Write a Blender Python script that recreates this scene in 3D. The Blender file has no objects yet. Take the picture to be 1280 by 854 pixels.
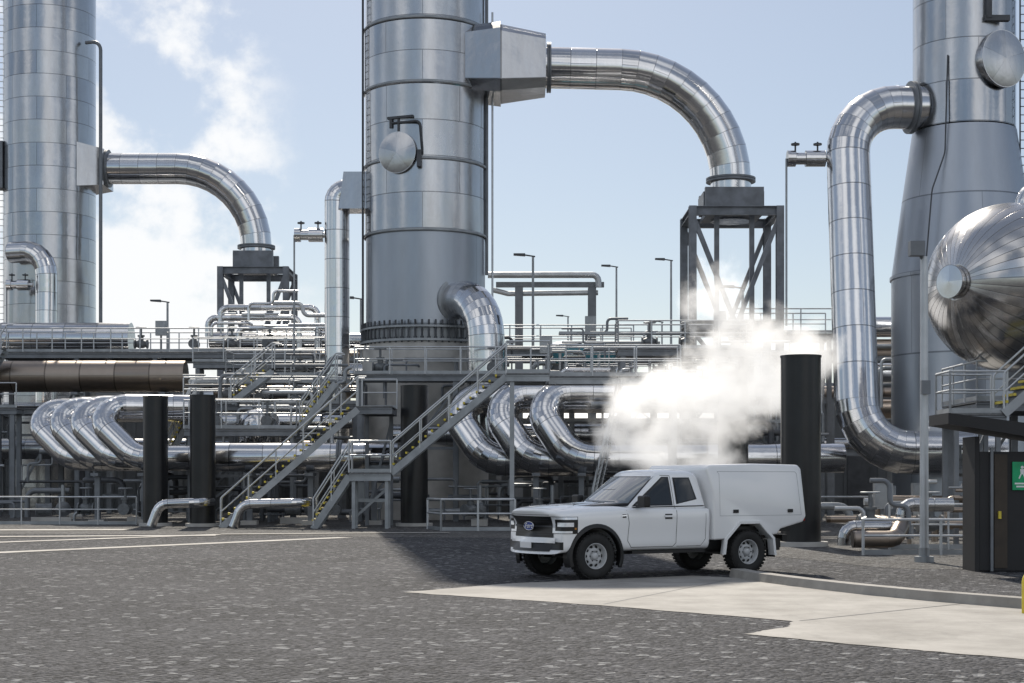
import bpy, math, random, bmesh
from mathutils import Vector, Matrix
from mathutils.bvhtree import BVHTree
random.seed(7)
sc=bpy.context.scene; col=sc.collection
V=Vector
sc.view_settings.view_transform='Standard'; sc.view_settings.look='None'; sc.view_settings.exposure=0
W={}
# ---------------------------------------------------------------- materials
def newmat(name):
    m=bpy.data.materials.new(name); m.use_nodes=True
    nt=m.node_tree; b=nt.nodes['Principled BSDF']; return m,nt,b
def N(nt,t,**k):
    n=nt.nodes.new(t)
    for a,v in k.items(): setattr(n,a,v)
    return n
def math_(nt,op,a,b=None,c=None):
    n=N(nt,'ShaderNodeMath',operation=op)
    for i,x in enumerate((a,b,c)):
        if x is None: continue
        if isinstance(x,(int,float)): n.inputs[i].default_value=x
        else: nt.links.new(x,n.inputs[i])
    return n.outputs[0]
def ramp(nt,fac,c1,c2,p1=0,p2=1):
    r=N(nt,'ShaderNodeValToRGB'); e=r.color_ramp.elements
    e[0].color=(*c1,1); e[1].color=(*c2,1); e[0].position=p1; e[1].position=p2
    nt.links.new(fac,r.inputs[0]); return r.outputs[0]
def mix(nt,f,a,b):
    n=N(nt,'ShaderNodeMix',data_type='RGBA')
    if isinstance(f,(int,float)): n.inputs[0].default_value=f
    else: nt.links.new(f,n.inputs[0])
    for i,x in ((6,a),(7,b)):
        if isinstance(x,tuple): n.inputs[i].default_value=(*x,1) if len(x)==3 else x
        else: nt.links.new(x,n.inputs[i])
    return n.outputs[2]
def noise(nt,scale,detail=4,vec=None,rough=.5):
    n=N(nt,'ShaderNodeTexNoise'); n.inputs['Scale'].default_value=scale; n.inputs['Detail'].default_value=detail
    n.inputs['Roughness'].default_value=rough
    if vec is not None: nt.links.new(vec,n.inputs['Vector'])
    return n.outputs['Fac']
def objco(nt,scale=(1,1,1)):
    t=N(nt,'ShaderNodeTexCoord'); m=N(nt,'ShaderNodeMapping'); m.inputs['Scale'].default_value=scale
    nt.links.new(t.outputs['Object'],m.inputs['Vector']); return m.outputs[0]
def bump(nt,b,h,strength=.3,dist=.02):
    n=N(nt,'ShaderNodeBump'); n.inputs['Strength'].default_value=strength; n.inputs['Distance'].default_value=dist
    nt.links.new(h,n.inputs['Height']); nt.links.new(n.outputs[0],b.inputs['Normal'])
def simple(name,c,rough=.5,metal=0,var=.25,scale=3,bmp=0,coat=0):
    m,nt,b=newmat(name); co=objco(nt)
    f=noise(nt,scale,5,co)
    c1=tuple(x*(1-var) for x in c); c2=tuple(min(1,x*(1+var)) for x in c)
    nt.links.new(ramp(nt,f,c1,c2,.3,.7),b.inputs['Base Color'])
    b.inputs['Metallic'].default_value=metal
    nt.links.new(math_(nt,'MULTIPLY_ADD',f,.15,rough-.07),b.inputs['Roughness'])
    if coat: b.inputs['Coat Weight'].default_value=coat; b.inputs['Coat Roughness'].default_value=.04
    if bmp: bump(nt,b,noise(nt,scale*6,4,co),bmp,.01)
    return m
def cladding(name,c1,c2,r1,r2,nv,seam=.03,seamv=.012,metal=1,wob=.25,dark=.35,tilt=.045,streak=.3):
    m,nt,b=newmat(name)
    uv=N(nt,'ShaderNodeUVMap'); sp=N(nt,'ShaderNodeSeparateXYZ'); nt.links.new(uv.outputs[0],sp.inputs[0])
    U=sp.outputs[0]; Vv=sp.outputs[1]
    fu=math_(nt,'FLOOR',U)
    vv=math_(nt,'ADD',math_(nt,'MULTIPLY',Vv,nv),math_(nt,'MULTIPLY',fu,.5))
    fv=math_(nt,'FLOOR',vv)
    cb=N(nt,'ShaderNodeCombineXYZ'); nt.links.new(fu,cb.inputs[0]); nt.links.new(fv,cb.inputs[1])
    wn=N(nt,'ShaderNodeTexWhiteNoise',noise_dimensions='3D')
    oi=N(nt,'ShaderNodeObjectInfo'); nt.links.new(math_(nt,'MULTIPLY',oi.outputs['Random'],50),cb.inputs[2])
    nt.links.new(cb.outputs[0],wn.inputs[0]); R=wn.outputs[0]
    m1=math_(nt,'LESS_THAN',math_(nt,'FRACT',U),seam)
    m2=math_(nt,'LESS_THAN',math_(nt,'FRACT',vv),seamv*nv/4)
    mk=math_(nt,'MAXIMUM',m1,m2)
    co=objco(nt,(1,1,.22)); st=noise(nt,2.6,6,co,.65)
    c=ramp(nt,R,c1,c2); c=mix(nt,math_(nt,'MULTIPLY',st,streak),c,tuple(x*y for x,y in zip(c1,(.62,.54,.46))))
    c=mix(nt,math_(nt,'MULTIPLY',mk,1-dark),c,tuple(x*.25 for x in c1))
    nt.links.new(c,b.inputs['Base Color'])
    b.inputs['Metallic'].default_value=metal
    nt.links.new(math_(nt,'ADD',math_(nt,'MULTIPLY_ADD',R,r2-r1,r1),math_(nt,'MULTIPLY',st,.06)),b.inputs['Roughness'])
    tl=N(nt,'ShaderNodeVectorMath',operation='SUBTRACT'); nt.links.new(wn.outputs[1],tl.inputs[0]); tl.inputs[1].default_value=(.5,.5,.5)
    ts=N(nt,'ShaderNodeVectorMath',operation='SCALE'); nt.links.new(tl.outputs[0],ts.inputs[0]); ts.inputs['Scale'].default_value=tilt
    co2=objco(nt); w=noise(nt,1.1,3,co2)
    h=math_(nt,'ADD',math_(nt,'MULTIPLY',w,wob),math_(nt,'MULTIPLY',mk,-.15))
    bn=N(nt,'ShaderNodeBump'); bn.inputs['Strength'].default_value=.4; bn.inputs['Distance'].default_value=.12; nt.links.new(h,bn.inputs['Height'])
    ad=N(nt,'ShaderNodeVectorMath',operation='ADD'); nt.links.new(bn.outputs[0],ad.inputs[0]); nt.links.new(ts.outputs[0],ad.inputs[1])
    nm=N(nt,'ShaderNodeVectorMath',operation='NORMALIZE'); nt.links.new(ad.outputs[0],nm.inputs[0]); nt.links.new(nm.outputs[0],b.inputs['Normal'])
    return m
SHINY=cladding('bright_cladding',(.66,.67,.69),(.82,.83,.85),.08,.18,2,seam=.03,tilt=.035,wob=.25,streak=.35)
TOWER=cladding('tower_cladding',(.47,.49,.52),(.62,.64,.67),.13,.25,5,seam=.025,seamv=.006,wob=.35,tilt=.05,streak=.5)
DULL=cladding('dull_skirt_cladding',(.38,.42,.48),(.44,.48,.54),.32,.38,3,seam=.02,seamv=.005,metal=.9,wob=.15,tilt=.02)
HEAD=cladding('radial_head_cladding',(.50,.49,.48),(.70,.70,.71),.13,.25,40,seam=.0,seamv=.010,wob=.2,tilt=.09)
WARM=cladding('warm_cladding',(.32,.27,.23),(.42,.36,.31),.28,.42,2,seam=.04)
GALV=simple('galvanised_steel',(.33,.35,.37),.45,.6,.2,2)
GALVL=simple('light_handrail_steel',(.54,.56,.58),.4,.5,.15,2)
DARKST=simple('dark_painted_steel',(.07,.075,.085),.5,.2,.3,2)
TRST=simple('trestle_grey_paint',(.17,.185,.21),.5,.3,.3,2)
GREYST=simple('grey_painted_steel',(.19,.205,.225),.5,.3,.2,2)
BLACK=simple('black_polyethylene',(.014,.015,.017),.3,0,.3,1.5)
GRATE=simple('steel_grating',(.16,.165,.17),.6,.4,.3,8)
YEL=simple('safety_yellow_paint',(.70,.56,.06),.5,0,.15,5)
PEDCON=simple('weathered_concrete',(.47,.46,.44),.8,0,.22,1.2,.3)
TEAL=simple('teal_paint',(.05,.22,.28),.4,0,.2,3)
VALVE=simple('cast_valve_paint',(.14,.15,.16),.45,.3,.3,6)
# ---------------------------------------------------------------- mesh builder
class M:
    def __init__(s): s.v=[];s.f=[];s.uv=[];s.sm=[];s.mi=[]
    def face(s,idx,uv=None,sm=False,mi=0):
        s.f.append(tuple(idx)); s.uv.append(uv or [(0.5,0.5)]*len(idx)); s.sm.append(sm); s.mi.append(mi)
    def tube(s,pts,r,n=10,caps=True,split=False,mi=0,u0=0):
        pts=[V(p) for p in pts]; k=len(pts); rs=r if isinstance(r,(list,tuple)) else [r]*k
        T=[]
        for i in range(k):
            a=(pts[i]-pts[i-1]).normalized() if i>0 else None
            b=(pts[i+1]-pts[i]).normalized() if i<k-1 else None
            t=(a+b) if (a is not None and b is not None) else (a if a is not None else b)
            T.append(t.normalized() if t.length>1e-6 else V((0,0,1)))
        up=V((0,0,1)) if abs(T[0].z)<.9 else V((0,1,0))
        X=(up-T[0]*up.dot(T[0])).normalized(); rings=[]
        for i in range(k):
            if i>0:
                q=T[i-1].rotation_difference(T[i]); X=q@X; X=(X-T[i]*X.dot(T[i])).normalized()
            Y=T[i].cross(X)
            rings.append([pts[i]+(X*math.cos(2*math.pi*j/n)+Y*math.sin(2*math.pi*j/n))*rs[i] for j in range(n)])
        def addring(R):
            b=len(s.v); s.v.extend(R); return b
        if not split: base=[addring(R) for R in rings]
        for i in range(k-1):
            if split: b0=addring(rings[i]); b1=addring(rings[i+1])
            else: b0,b1=base[i],base[i+1]
            for j in range(n):
                j2=(j+1)%n
                s.face((b0+j,b0+j2,b1+j2,b1+j),[(u0+i,j/n),(u0+i,(j+1)/n),(u0+i+.999,(j+1)/n),(u0+i+.999,j/n)],True,mi)
        if caps:
            b=addring(rings[0]); s.face([b+j for j in range(n)][::-1],None,False,mi)
            b=addring(rings[-1]); s.face([b+j for j in range(n)],None,False,mi)
        return s
    def lathe(s,o,ax,prof,n=32,mi=0,split=True,onesec=False,caps=True):
        o=V(o); ax=V(ax).normalized(); up=V((0,0,1)) if abs(ax.z)<.9 else V((0,1,0))
        X=(up-ax*up.dot(ax)).normalized(); Y=ax.cross(X)
        def ring(r,h): return [o+ax*h+(X*math.cos(2*math.pi*j/n)+Y*math.sin(2*math.pi*j/n))*r for j in range(n)]
        k=len(prof); shared=None
        if not split:
            shared=[]
            for r,h in prof: shared.append(len(s.v)); s.v.extend(ring(r,h))
        for i in range(k-1):
            if split:
                b0=len(s.v); s.v.extend(ring(*prof[i])); b1=len(s.v); s.v.extend(ring(*prof[i+1]))
            else: b0,b1=shared[i],shared[i+1]
            ua,ub=(i,i+.999) if not onesec else (.2,.9)
            for j in range(n):
                j2=(j+1)%n
                s.face((b0+j,b0+j2,b1+j2,b1+j),[(ua,j/n),(ua,(j+1)/n),(ub,(j+1)/n),(ub,j/n)],True,mi)
        if caps:
            for idx,rev in ((0,True),(k-1,False)):
                if prof[idx][0]>.003:
                    b=len(s.v); s.v.extend(ring(*prof[idx])); l=[b+j for j in range(n)]
                    s.face(l[::-1] if rev else l,None,False,mi)
        return s
    def hexa(s,c,mi=0):
        b=len(s.v); s.v.extend([V(p) for p in c])
        for f in ((3,2,1,0),(4,5,6,7),(0,1,5,4),(1,2,6,5),(2,3,7,6),(3,0,4,7)): s.face([b+i for i in f],None,False,mi)
        return s
    def box(s,c,d,mi=0,rz=0):
        c=V(c); x,y,z=d[0]/2,d[1]/2,d[2]/2; R=Matrix.Rotation(rz,3,'Z')
        return s.hexa([c+R@V(p) for p in ((-x,-y,-z),(x,-y,-z),(x,y,-z),(-x,y,-z),(-x,-y,z),(x,-y,z),(x,y,z),(-x,y,z))],mi)
    def beam(s,a,b,w,h=None,mi=0):
        a=V(a);b=V(b);h=h or w; t=(b-a).normalized(); up=V((0,0,1)) if abs(t.z)<.95 else V((0,1,0))
        sx=t.cross(up).normalized()*w/2; u=sx.normalized().cross(t)*h/2
        return s.hexa([a-sx-u,a+sx-u,a+sx+u,a-sx+u,b-sx-u,b+sx-u,b+sx+u,b-sx+u],mi)
    def ibeam(s,a,b,w,h,mi=0):
        a=V(a);b=V(b);t=(b-a).normalized(); up=V((0,0,1)) if abs(t.z)<.95 else V((0,1,0))
        sx=t.cross(up).normalized(); u=sx.cross(t)
        s.beam(a+u*(h/2-.015),b+u*(h/2-.015),w,.03,mi); s.beam(a-u*(h/2-.015),b-u*(h/2-.015),w,.03,mi)
        s.beam(a,b,.03,h-.062,mi); return s
def fin(m,name,mat,parent=None,label=None,cat=None,group=None,kind=None,local=False,recalc=False):
    me=bpy.data.meshes.new(name)
    if local: o=V((0,0,0))
    else:
        xs=[p.x for p in m.v];ys=[p.y for p in m.v];zs=[p.z for p in m.v]
        o=V(((min(xs)+max(xs))/2,(min(ys)+max(ys))/2,min(zs)))
    me.from_pydata([tuple(V(p)-o) for p in m.v],[],m.f)
    me.polygons.foreach_set('use_smooth',m.sm); me.polygons.foreach_set('material_index',m.mi)
    u=me.uv_layers.new(name='UVMap'); fl=[c for f in m.uv for p in f for c in p]; u.data.foreach_set('uv',fl)
    for x in (mat if isinstance(mat,(list,tuple)) else [mat]): me.materials.append(x)
    if recalc:
        bm=bmesh.new(); bm.from_mesh(me); bmesh.ops.recalc_face_normals(bm,faces=bm.faces); bm.to_mesh(me); bm.free()
    ob=bpy.data.objects.new(name,me); col.objects.link(ob)
    place(ob,o,parent,local)
    tag(ob,label,cat,group,kind); return ob
def place(ob,o,parent,local=False):
    if parent is not None:
        ob.parent=parent
        ob.location=o if local else o-W[parent.name]
    else: ob.location=o
    W[ob.name]=o.copy()
def tag(ob,label=None,cat=None,group=None,kind=None):
    if label: ob['label']=label
    if cat: ob['category']=cat
    if group: ob['group']=group
    if kind: ob['kind']=kind
def thing(name,loc,label,cat,group=None):
    e=bpy.data.objects.new(name,None); e.empty_display_size=.3; col.objects.link(e); e.location=V(loc); W[e.name]=V(loc)
    tag(e,label,cat,group); return e
def inst(proto,loc,parent):
    o=proto.copy(); col.objects.link(o); place(o,V(loc),parent); return o
def copy_thing(root,loc,rz=0,label=None):
    def rec(o,par):
        c=o.copy(); col.objects.link(c)
        if par is not None: c.parent=par
        for ch in o.children: rec(ch,c)
        return c
    c=rec(root,None); c.location=V(loc); c.rotation_euler=(0,0,rz)
    if label: c['label']=label
    return c
def fillet(pts,R,seg=1.0,gores=8):
    pts=[V(p) for p in pts]; out=[pts[0]]
    def line(b):
        a=out[-1]; L=(b-a).length
        if L<1e-4: return
        k=max(1,round(L/seg)) if seg else 1
        for i in range(1,k+1): out.append(a.lerp(b,i/k))
    for i in range(1,len(pts)-1):
        a=(pts[i]-pts[i-1]); b=(pts[i+1]-pts[i]); la,lb=a.length,b.length; a.normalize();b.normalize()
        th=a.angle(b)
        if th<.02: line(pts[i]); continue
        d=min(R*math.tan(th/2),la*.49 if i>1 else la*.98,lb*.49 if i<len(pts)-2 else lb*.98); r=d/math.tan(th/2)
        pin=pts[i]-a*d; c=pts[i]+(b-a).normalized()*(r/math.cos(th/2)); ax=a.cross(b).normalized()
        line(pin); k=max(2,round(gores*th/(math.pi/2)))
        for j in range(1,k+1): out.append(c+Matrix.Rotation(th*j/k,3,ax)@(pin-c))
    line(pts[-1]); return out
def bigpipe(pts,r,R,label,mat=None,seg=1.1,gores=8,name='steam_pipe',cat='pipe',group=None,flanges=(),n=28):
    m=M().tube(fillet(pts,R,seg,gores),r,n,True,True)
    o=fin(m,name,mat or SHINY,None,label,cat,group)
    for p,ax in flanges:
        fm=M().lathe(V(p)-V(ax).normalized()*.09,ax,[(r*1.22,0),(r*1.22,.08),(r*1.05,.08),(r*1.05,.1),(r*1.22,.1),(r*1.22,.18)],28)
        fin(fm,'flange',GREYST,o)
    return o
def smallpipe(pts,r,label='thin galvanised service pipe in the pipework',mat=None,R=None):
    m=M().tube(fillet(pts,R or r*3,None,4),r,10)
    return fin(m,'service_pipe',mat or GALVL,None,label,'pipe','small service pipes')
# ---- railing, platform, stairs
def railing(pts,parent=None,h=1.1,sp=1.4,label=None,mat=None,r=.03,group=None):
    mat=mat or GALVL; pts=[V(p) for p in pts]
    if parent is None: e=thing('handrail',pts[0],label or 'galvanised tube handrail','handrail',group or 'handrails around the plant')
    else:
        e=bpy.data.objects.new('railing',None); e.empty_display_size=.3; col.objects.link(e); place(e,pts[0],parent)
    up=V((0,0,1))
    fin(M().tube([p+up*h for p in pts],r,8),'top_rail',mat,e)
    fin(M().tube([p+up*h*.55 for p in pts],r*.8,8),'middle_rail',mat,e)
    m=M()
    for a,b in zip(pts,pts[1:]): m.beam(a+up*.07,b+up*.07,.012,.12)
    fin(m,'toe_board',GALV,e)
    pr=None
    for si,(a,b) in enumerate(zip(pts,pts[1:])):
        k=max(1,round((b-a).length/sp))
        for i in range(0 if si==0 else 1,k+1):
            p=a.lerp(b,i/k)
            if pr is None: pr=fin(M().tube([p,p+up*h],r,8),'post',mat,e)
            else: inst(pr,p,e)
    return e
def platform(x0,x1,y0,y1,z,label,legs=None,sides='FBLR',zb=0,name='access_platform',group='access platforms',legw=.2,brace=True,mat=None,rows=None):
    mat=mat or GREYST
    e=thing(name,((x0+x1)/2,(y0+y1)/2,zb),label,'platform',group)
    m=M().box(((x0+x1)/2,(y0+y1)/2,z-.03),(x1-x0,y1-y0,.05)); fin(m,'deck',GRATE,e)
    m=M()
    for y in (y0+.06,y1-.06): m.ibeam((x0,y,z-.18),(x1,y,z-.18),.12,.22)
    k=max(1,int((x1-x0)/2.2))
    for i in range(k+1):
        x=x0+.07+(x1-x0-.14)*i/k; m.box((x,(y0+y1)/2,z-.17),(.08,y1-y0-.3,.16))
    fin(m,'deck_beam',mat,e)
    legs=legs or [x0+.2+(x1-x0-.4)*i/max(1,round((x1-x0)/4)) for i in range(max(1,round((x1-x0)/4))+1)]
    pr=None
    for x in legs:
        for y in (rows or (y0+.15,y1-.15)):
            if pr is None: pr=fin(M().ibeam((x,y,zb),(x,y,z-.3),legw,legw),'column',mat,e)
            else: inst(pr,(x,y,zb),e)
    if brace and len(legs)>1:
        m=M()
        m.beam((legs[0],y1-.15,zb+.4),(legs[1],y1-.15,z-.5),.09)
        m.beam((legs[0],y1-.10,(z+zb)/2),(legs[1],y1-.10,(z+zb)/2),.1,.12)
        fin(m,'brace',mat,e)
    A,B,C,D=(x0,y0,z),(x1,y0,z),(x1,y1,z),(x0,y1,z)
    if 'F' in sides: railing([A,B],e)
    if 'B' in sides: railing([D,C],e)
    if 'L' in sides: railing([A,D],e)
    if 'R' in sides: railing([B,C],e)
    return e
def stairs(a,b,w,label,nose=True,group='access stairs'):
    a=V(a);b=V(b); d=b-a; hz=V((d.x,d.y,0)); t=hz.normalized(); sd=V((-t.y,t.x,0))
    e=thing('staircase',a,label,'stairs',group)
    nst=max(3,round(d.z/.19))
    for s_ in (-1,1):
        o=sd*s_*w/2
        fin(M().beam(a+o-V((0,0,.02)),b+o-V((0,0,.12)),.03,.24),'stringer',[GALV],e)
        r=M().tube(fillet([a+o+V((0,0,.1)),a+o+V((0,0,1.05)),b+o+V((0,0,1.05)),b+o+t*.3+V((0,0,1.05))],.15,None,4),.03,8)
        fin(r,'handrail',GALVL,e)
        fin(M().tube([a+o+V((0,0,.55)),b+o+V((0,0,.55))],.024,8),'middle_rail',GALVL,e)
        pr=None; k=max(2,round(hz.length/.9))
        for i in range(1,k+1):
            p=a.lerp(b,i/k)+o
            if pr is None: pr=fin(M().tube([p,p+V((0,0,1.05))],.026,8),'post',GALVL,e)
            else: inst(pr,p,e)
    pr=None; ang=math.atan2(t.y,t.x)
    for i in range(1,nst):
        p=a.lerp(b,i/nst)+V((0,0,.10))
        if pr is None:
            m=M().box(p,(.25,w-.06,.04),0,ang); m.box(p-t*.135+V((0,0,.012)),(.07,w+.05,.07),1,ang)
            pr=fin(m,'tread',[GRATE,YEL if nose else GALV],e)
            base=W[pr.name]-p
        else: inst(pr,p+base,e)
    return e
# ---------------------------------------------------------------- world, sun, camera
az=V((.12,-.99,0)).normalized(); EL=math.radians(43)
w=bpy.data.worlds.new('World'); sc.world=w; w.use_nodes=True; nt=w.node_tree
bg=nt.nodes['Background']; bg.inputs[1].default_value=.092
sky=N(nt,'ShaderNodeTexSky',sky_type='NISHITA'); sky.sun_disc=False; sky.sun_elevation=EL
sky.sun_rotation=math.atan2(-az.x,-az.y); sky.air_density=1.0; sky.dust_density=1.0; sky.ozone_density=1.0; sky.altitude=400
tc=N(nt,'ShaderNodeTexCoord'); sp=N(nt,'ShaderNodeSeparateXYZ'); nt.links.new(tc.outputs['Generated'],sp.inputs[0])
mp=N(nt,'ShaderNodeMapping'); mp.inputs['Scale'].default_value=(1,1,1.1); nt.links.new(tc.outputs['Generated'],mp.inputs[0])
nz=noise(nt,17,8,mp.outputs[0],.58)
xr=math_(nt,'DIVIDE',sp.outputs[0],math_(nt,'MAXIMUM',sp.outputs[1],.05)); zr=sp.outputs[2]
def smooth(nt,x,a,b):
    n=N(nt,'ShaderNodeMapRange',interpolation_type='SMOOTHSTEP'); n.inputs[1].default_value=a; n.inputs[2].default_value=b
    nt.links.new(x,n.inputs[0]); return n.outputs[0]
lean=math_(nt,'ADD',xr,math_(nt,'MULTIPLY',zr,.22))
mk=math_(nt,'MULTIPLY',smooth(nt,lean,-.06,-.18),smooth(nt,sp.outputs[1],.1,.4))
hz=smooth(nt,zr,.24,.10)
thr=math_(nt,'MULTIPLY',mk,math_(nt,'ADD',math_(nt,'MULTIPLY',hz,.5),.5))
cl=smooth(nt,math_(nt,'ADD',nz,math_(nt,'MULTIPLY',thr,.30)),.58,.78)
cl=math_(nt,'MULTIPLY',math_(nt,'MULTIPLY',cl,smooth(nt,mk,0,.5)),.95)
skc=mix(nt,.26,sky.outputs[0],(6.6,7.1,7.8))
c1=mix(nt,cl,skc,(10.8,10.9,11.0))
nb=noise(nt,2.6,6,tc.outputs['Generated'],.55)
back=math_(nt,'MULTIPLY',smooth(nt,sp.outputs[1],.05,-.35),smooth(nt,zr,.0,.10))  # unseen bright cloud bank added behind the camera to fill-light truck and metal
c2=math_(nt,'MULTIPLY',smooth(nt,nb,.47,.60),back)
nt.links.new(mix(nt,math_(nt,'MULTIPLY',c2,.9),c1,(11.5,11.7,12.1)),bg.inputs[0])
sd=bpy.data.lights.new('sun','SUN'); sd.energy=5.0; sd.angle=math.radians(.5); sd.color=(1,.92,.80)
so=bpy.data.objects.new('sun',sd); col.objects.link(so)
so.rotation_euler=V((az.x*math.cos(EL),az.y*math.cos(EL),-math.sin(EL))).to_track_quat('-Z','Y').to_euler(); so.location=(0,60,60)
cd=bpy.data.cameras.new('camera'); cam=bpy.data.objects.new('camera',cd); col.objects.link(cam); sc.camera=cam
cam.location=(0,0,1.7); cam.rotation_euler=(math.pi/2,0,0); cd.lens=56.25; cd.sensor_width=36; cd.shift_y=.135; cd.clip_end=6000
# ---------------------------------------------------------------- ground
def gravel(name,c1,c2,sc_=22,spark=.3):
    m,nt,b=newmat(name); co=objco(nt)
    vo=N(nt,'ShaderNodeTexVoronoi'); vo.inputs['Scale'].default_value=sc_; nt.links.new(co,vo.inputs[0])
    sx=N(nt,'ShaderNodeSeparateXYZ'); nt.links.new(vo.outputs['Color'],sx.inputs[0])
    v2=N(nt,'ShaderNodeTexVoronoi'); v2.inputs['Scale'].default_value=sc_*.55; nt.links.new(co,v2.inputs[0])
    s2=N(nt,'ShaderNodeSeparateXYZ'); nt.links.new(v2.outputs['Color'],s2.inputs[0])
    big=noise(nt,.22,6,co,.6); mid=noise(nt,2.2,6,co,.7)
    f=math_(nt,'MULTIPLY_ADD',math_(nt,'SUBTRACT',big,.5),1.1,sx.outputs[0]); f=math_(nt,'MULTIPLY_ADD',math_(nt,'SUBTRACT',mid,.5),.8,f)
    f=math_(nt,'MULTIPLY_ADD',math_(nt,'SUBTRACT',s2.outputs[0],.5),.35,f)
    c=ramp(nt,f,c1,c2,.05,1.2)
    c=mix(nt,math_(nt,'MULTIPLY',math_(nt,'GREATER_THAN',s2.outputs[2],.955),.8),c,(spark*.97,spark*.98,spark))
    nt.links.new(c,b.inputs['Base Color']); b.inputs['Roughness'].default_value=.85; b.inputs['Specular IOR Level'].default_value=.35
    h=math_(nt,'ADD',math_(nt,'MULTIPLY',vo.outputs['Distance'],-1),math_(nt,'MULTIPLY',sx.outputs[1],.7))
    bump(nt,b,h,1.0,.05); return m
GR=gravel('dark_chip_gravel',(.012,.013,.016),(.105,.105,.115),21,.30)
GR2=gravel('pale_yard_gravel',(.045,.044,.043),(.18,.175,.17),18,.28)
def sheet(name,poly,z,mat,kind='structure'):
    m=M(); m.v=[V((x,y,z)) for x,y in poly]; m.face(range(len(poly)))
    return fin(m,name,mat,kind=kind,local=True)
g=sheet('ground',[(-3000,-200),(3000,-200),(3000,4000),(-3000,4000)],0,GR)
def wob(a,b,k,amp):
    r_=random.Random(5); return [(a[0]+(b[0]-a[0])*i/k+r_.uniform(-amp,amp),a[1]+(b[1]-a[1])*i/k+r_.uniform(-amp,amp)) for i in range(k+1)]
sheet('gravel_yard',wob((-60,50),(-9,50),30,.25)+wob((-9,49),(2,46),12,.3)+wob((3,43),(7.3,31),14,.2)+[(7.8,30.4),(60,30.4),(60,160),(-60,160)],.004,GR2)
def concmat(name='broom_concrete',k=1):
    m,nt,b=newmat(name); co=objco(nt)
    n1=noise(nt,.8,8,co,.68); n2=noise(nt,9,5,co); n3=noise(nt,1.6,7,objco(nt,(1,.45,1)),.7)
    c=ramp(nt,n1,(.25*k,.235*k,.215*k),(.43*k,.41*k,.38*k),.36,.64)
    c=mix(nt,math_(nt,'MULTIPLY',n2,.4),c,(.25*k,.24*k,.22*k))
    c=mix(nt,math_(nt,'MULTIPLY',smooth(nt,n3,.55,.72),.4),c,(.15*k,.145*k,.135*k))
    nt.links.new(c,b.inputs['Base Color']); b.inputs['Roughness'].default_value=.8
    bump(nt,b,noise(nt,60,3,objco(nt,(1,8,1))),.3,.004); return m
CON=concmat(); CONL=concmat('pale_edging_concrete',1.3)
def jag(poly,amp=.05,k=10):
    r_=random.Random(2); out=[]
    for i in range(len(poly)):
        a=poly[i]; b=poly[(i+1)%len(poly)]
        for j in range(k): out.append((a[0]+(b[0]-a[0])*j/k+(r_.uniform(-amp,amp) if j else 0),a[1]+(b[1]-a[1])*j/k+(r_.uniform(-amp,amp) if j else 0)))
    return out
sheet('concrete_driveway',jag([(-1.63,24.1),(1.2,21.6),(3.35,19.2),(3.2,18.5),(2.55,17.6),(3.6,16.4),(4.83,15.1),(7,13),(12,18),(6.7,21.0),(5.3,23.3),(4.4,25.6),(3.95,27.6),(3.2,28.3),(0,26.2)],.03,12),.006,CON)
m=M()
for a,b in (((1.25,21.8),(3.6,26.9)),((3.45,19.2),(6.2,21.9))):
    d=(V(b)-V(a)).normalized(); q=V((-d.y,d.x))*.012
    base=len(m.v); m.v+= [V((*(V(a)-q),.0095)),V((*(V(b)-q),.0095)),V((*(V(b)+q),.0095)),V((*(V(a)+q),.0095))]; m.face(range(base,base+4))
fin(m,'concrete_joint',DARKST,kind='structure',local=True)
def kerb(pts,wd=.28,h=.14,name='kerb'):
    m=M(); pts=[V((x,y,0)) for x,y in pts]; L=[]
    for i,p in enumerate(pts):
        t=(pts[min(i+1,len(pts)-1)]-pts[max(i-1,0)]).normalized(); s_=V((-t.y,t.x,0))
        L.append([p-s_*wd/2,p-s_*(wd/2-.03)+V((0,0,h)),p+s_*wd/2+V((0,0,h)),p+s_*wd/2])
    for i in range(len(L)-1):
        for j in range(3):
            b=len(m.v); m.v+=[L[i][j],L[i+1][j],L[i+1][j+1],L[i][j+1]]; m.face((b,b+1,b+2,b+3))
    for q in (L[0],L[-1]):
        b=len(m.v); m.v+=q; m.face((b,b+1,b+2,b+3))
    return fin(m,name,CON,kind='structure',recalc=True)
kerb([(3.95,28.1),(4.05,27.4),(4.3,26.4),(4.7,25.2),(5.2,23.9),(5.9,22.5),(6.8,21.1),(8.2,19.4),(10,17.5)])
def strip(a,b,wd,name='concrete_edging',z=.009):
    a=V(a);b=V(b);d=(b-a).normalized();q=V((-d.y,d.x))*wd/2
    sheet(name,[tuple(a-q),tuple(b-q),tuple(b+q),tuple(a+q)],z,CONL)
strip((-15,33.0),(-4.9,47),.6); strip((-16,40.5),(-9.0,49.5),.6,z=.013)
strip((-22,46.2),(-9,48.6),.8,z=.017); strip((-26,53),(-13,54),1.4,z=.021); strip((-9,49.4),(-2,51),.5,z=.025)
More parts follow.
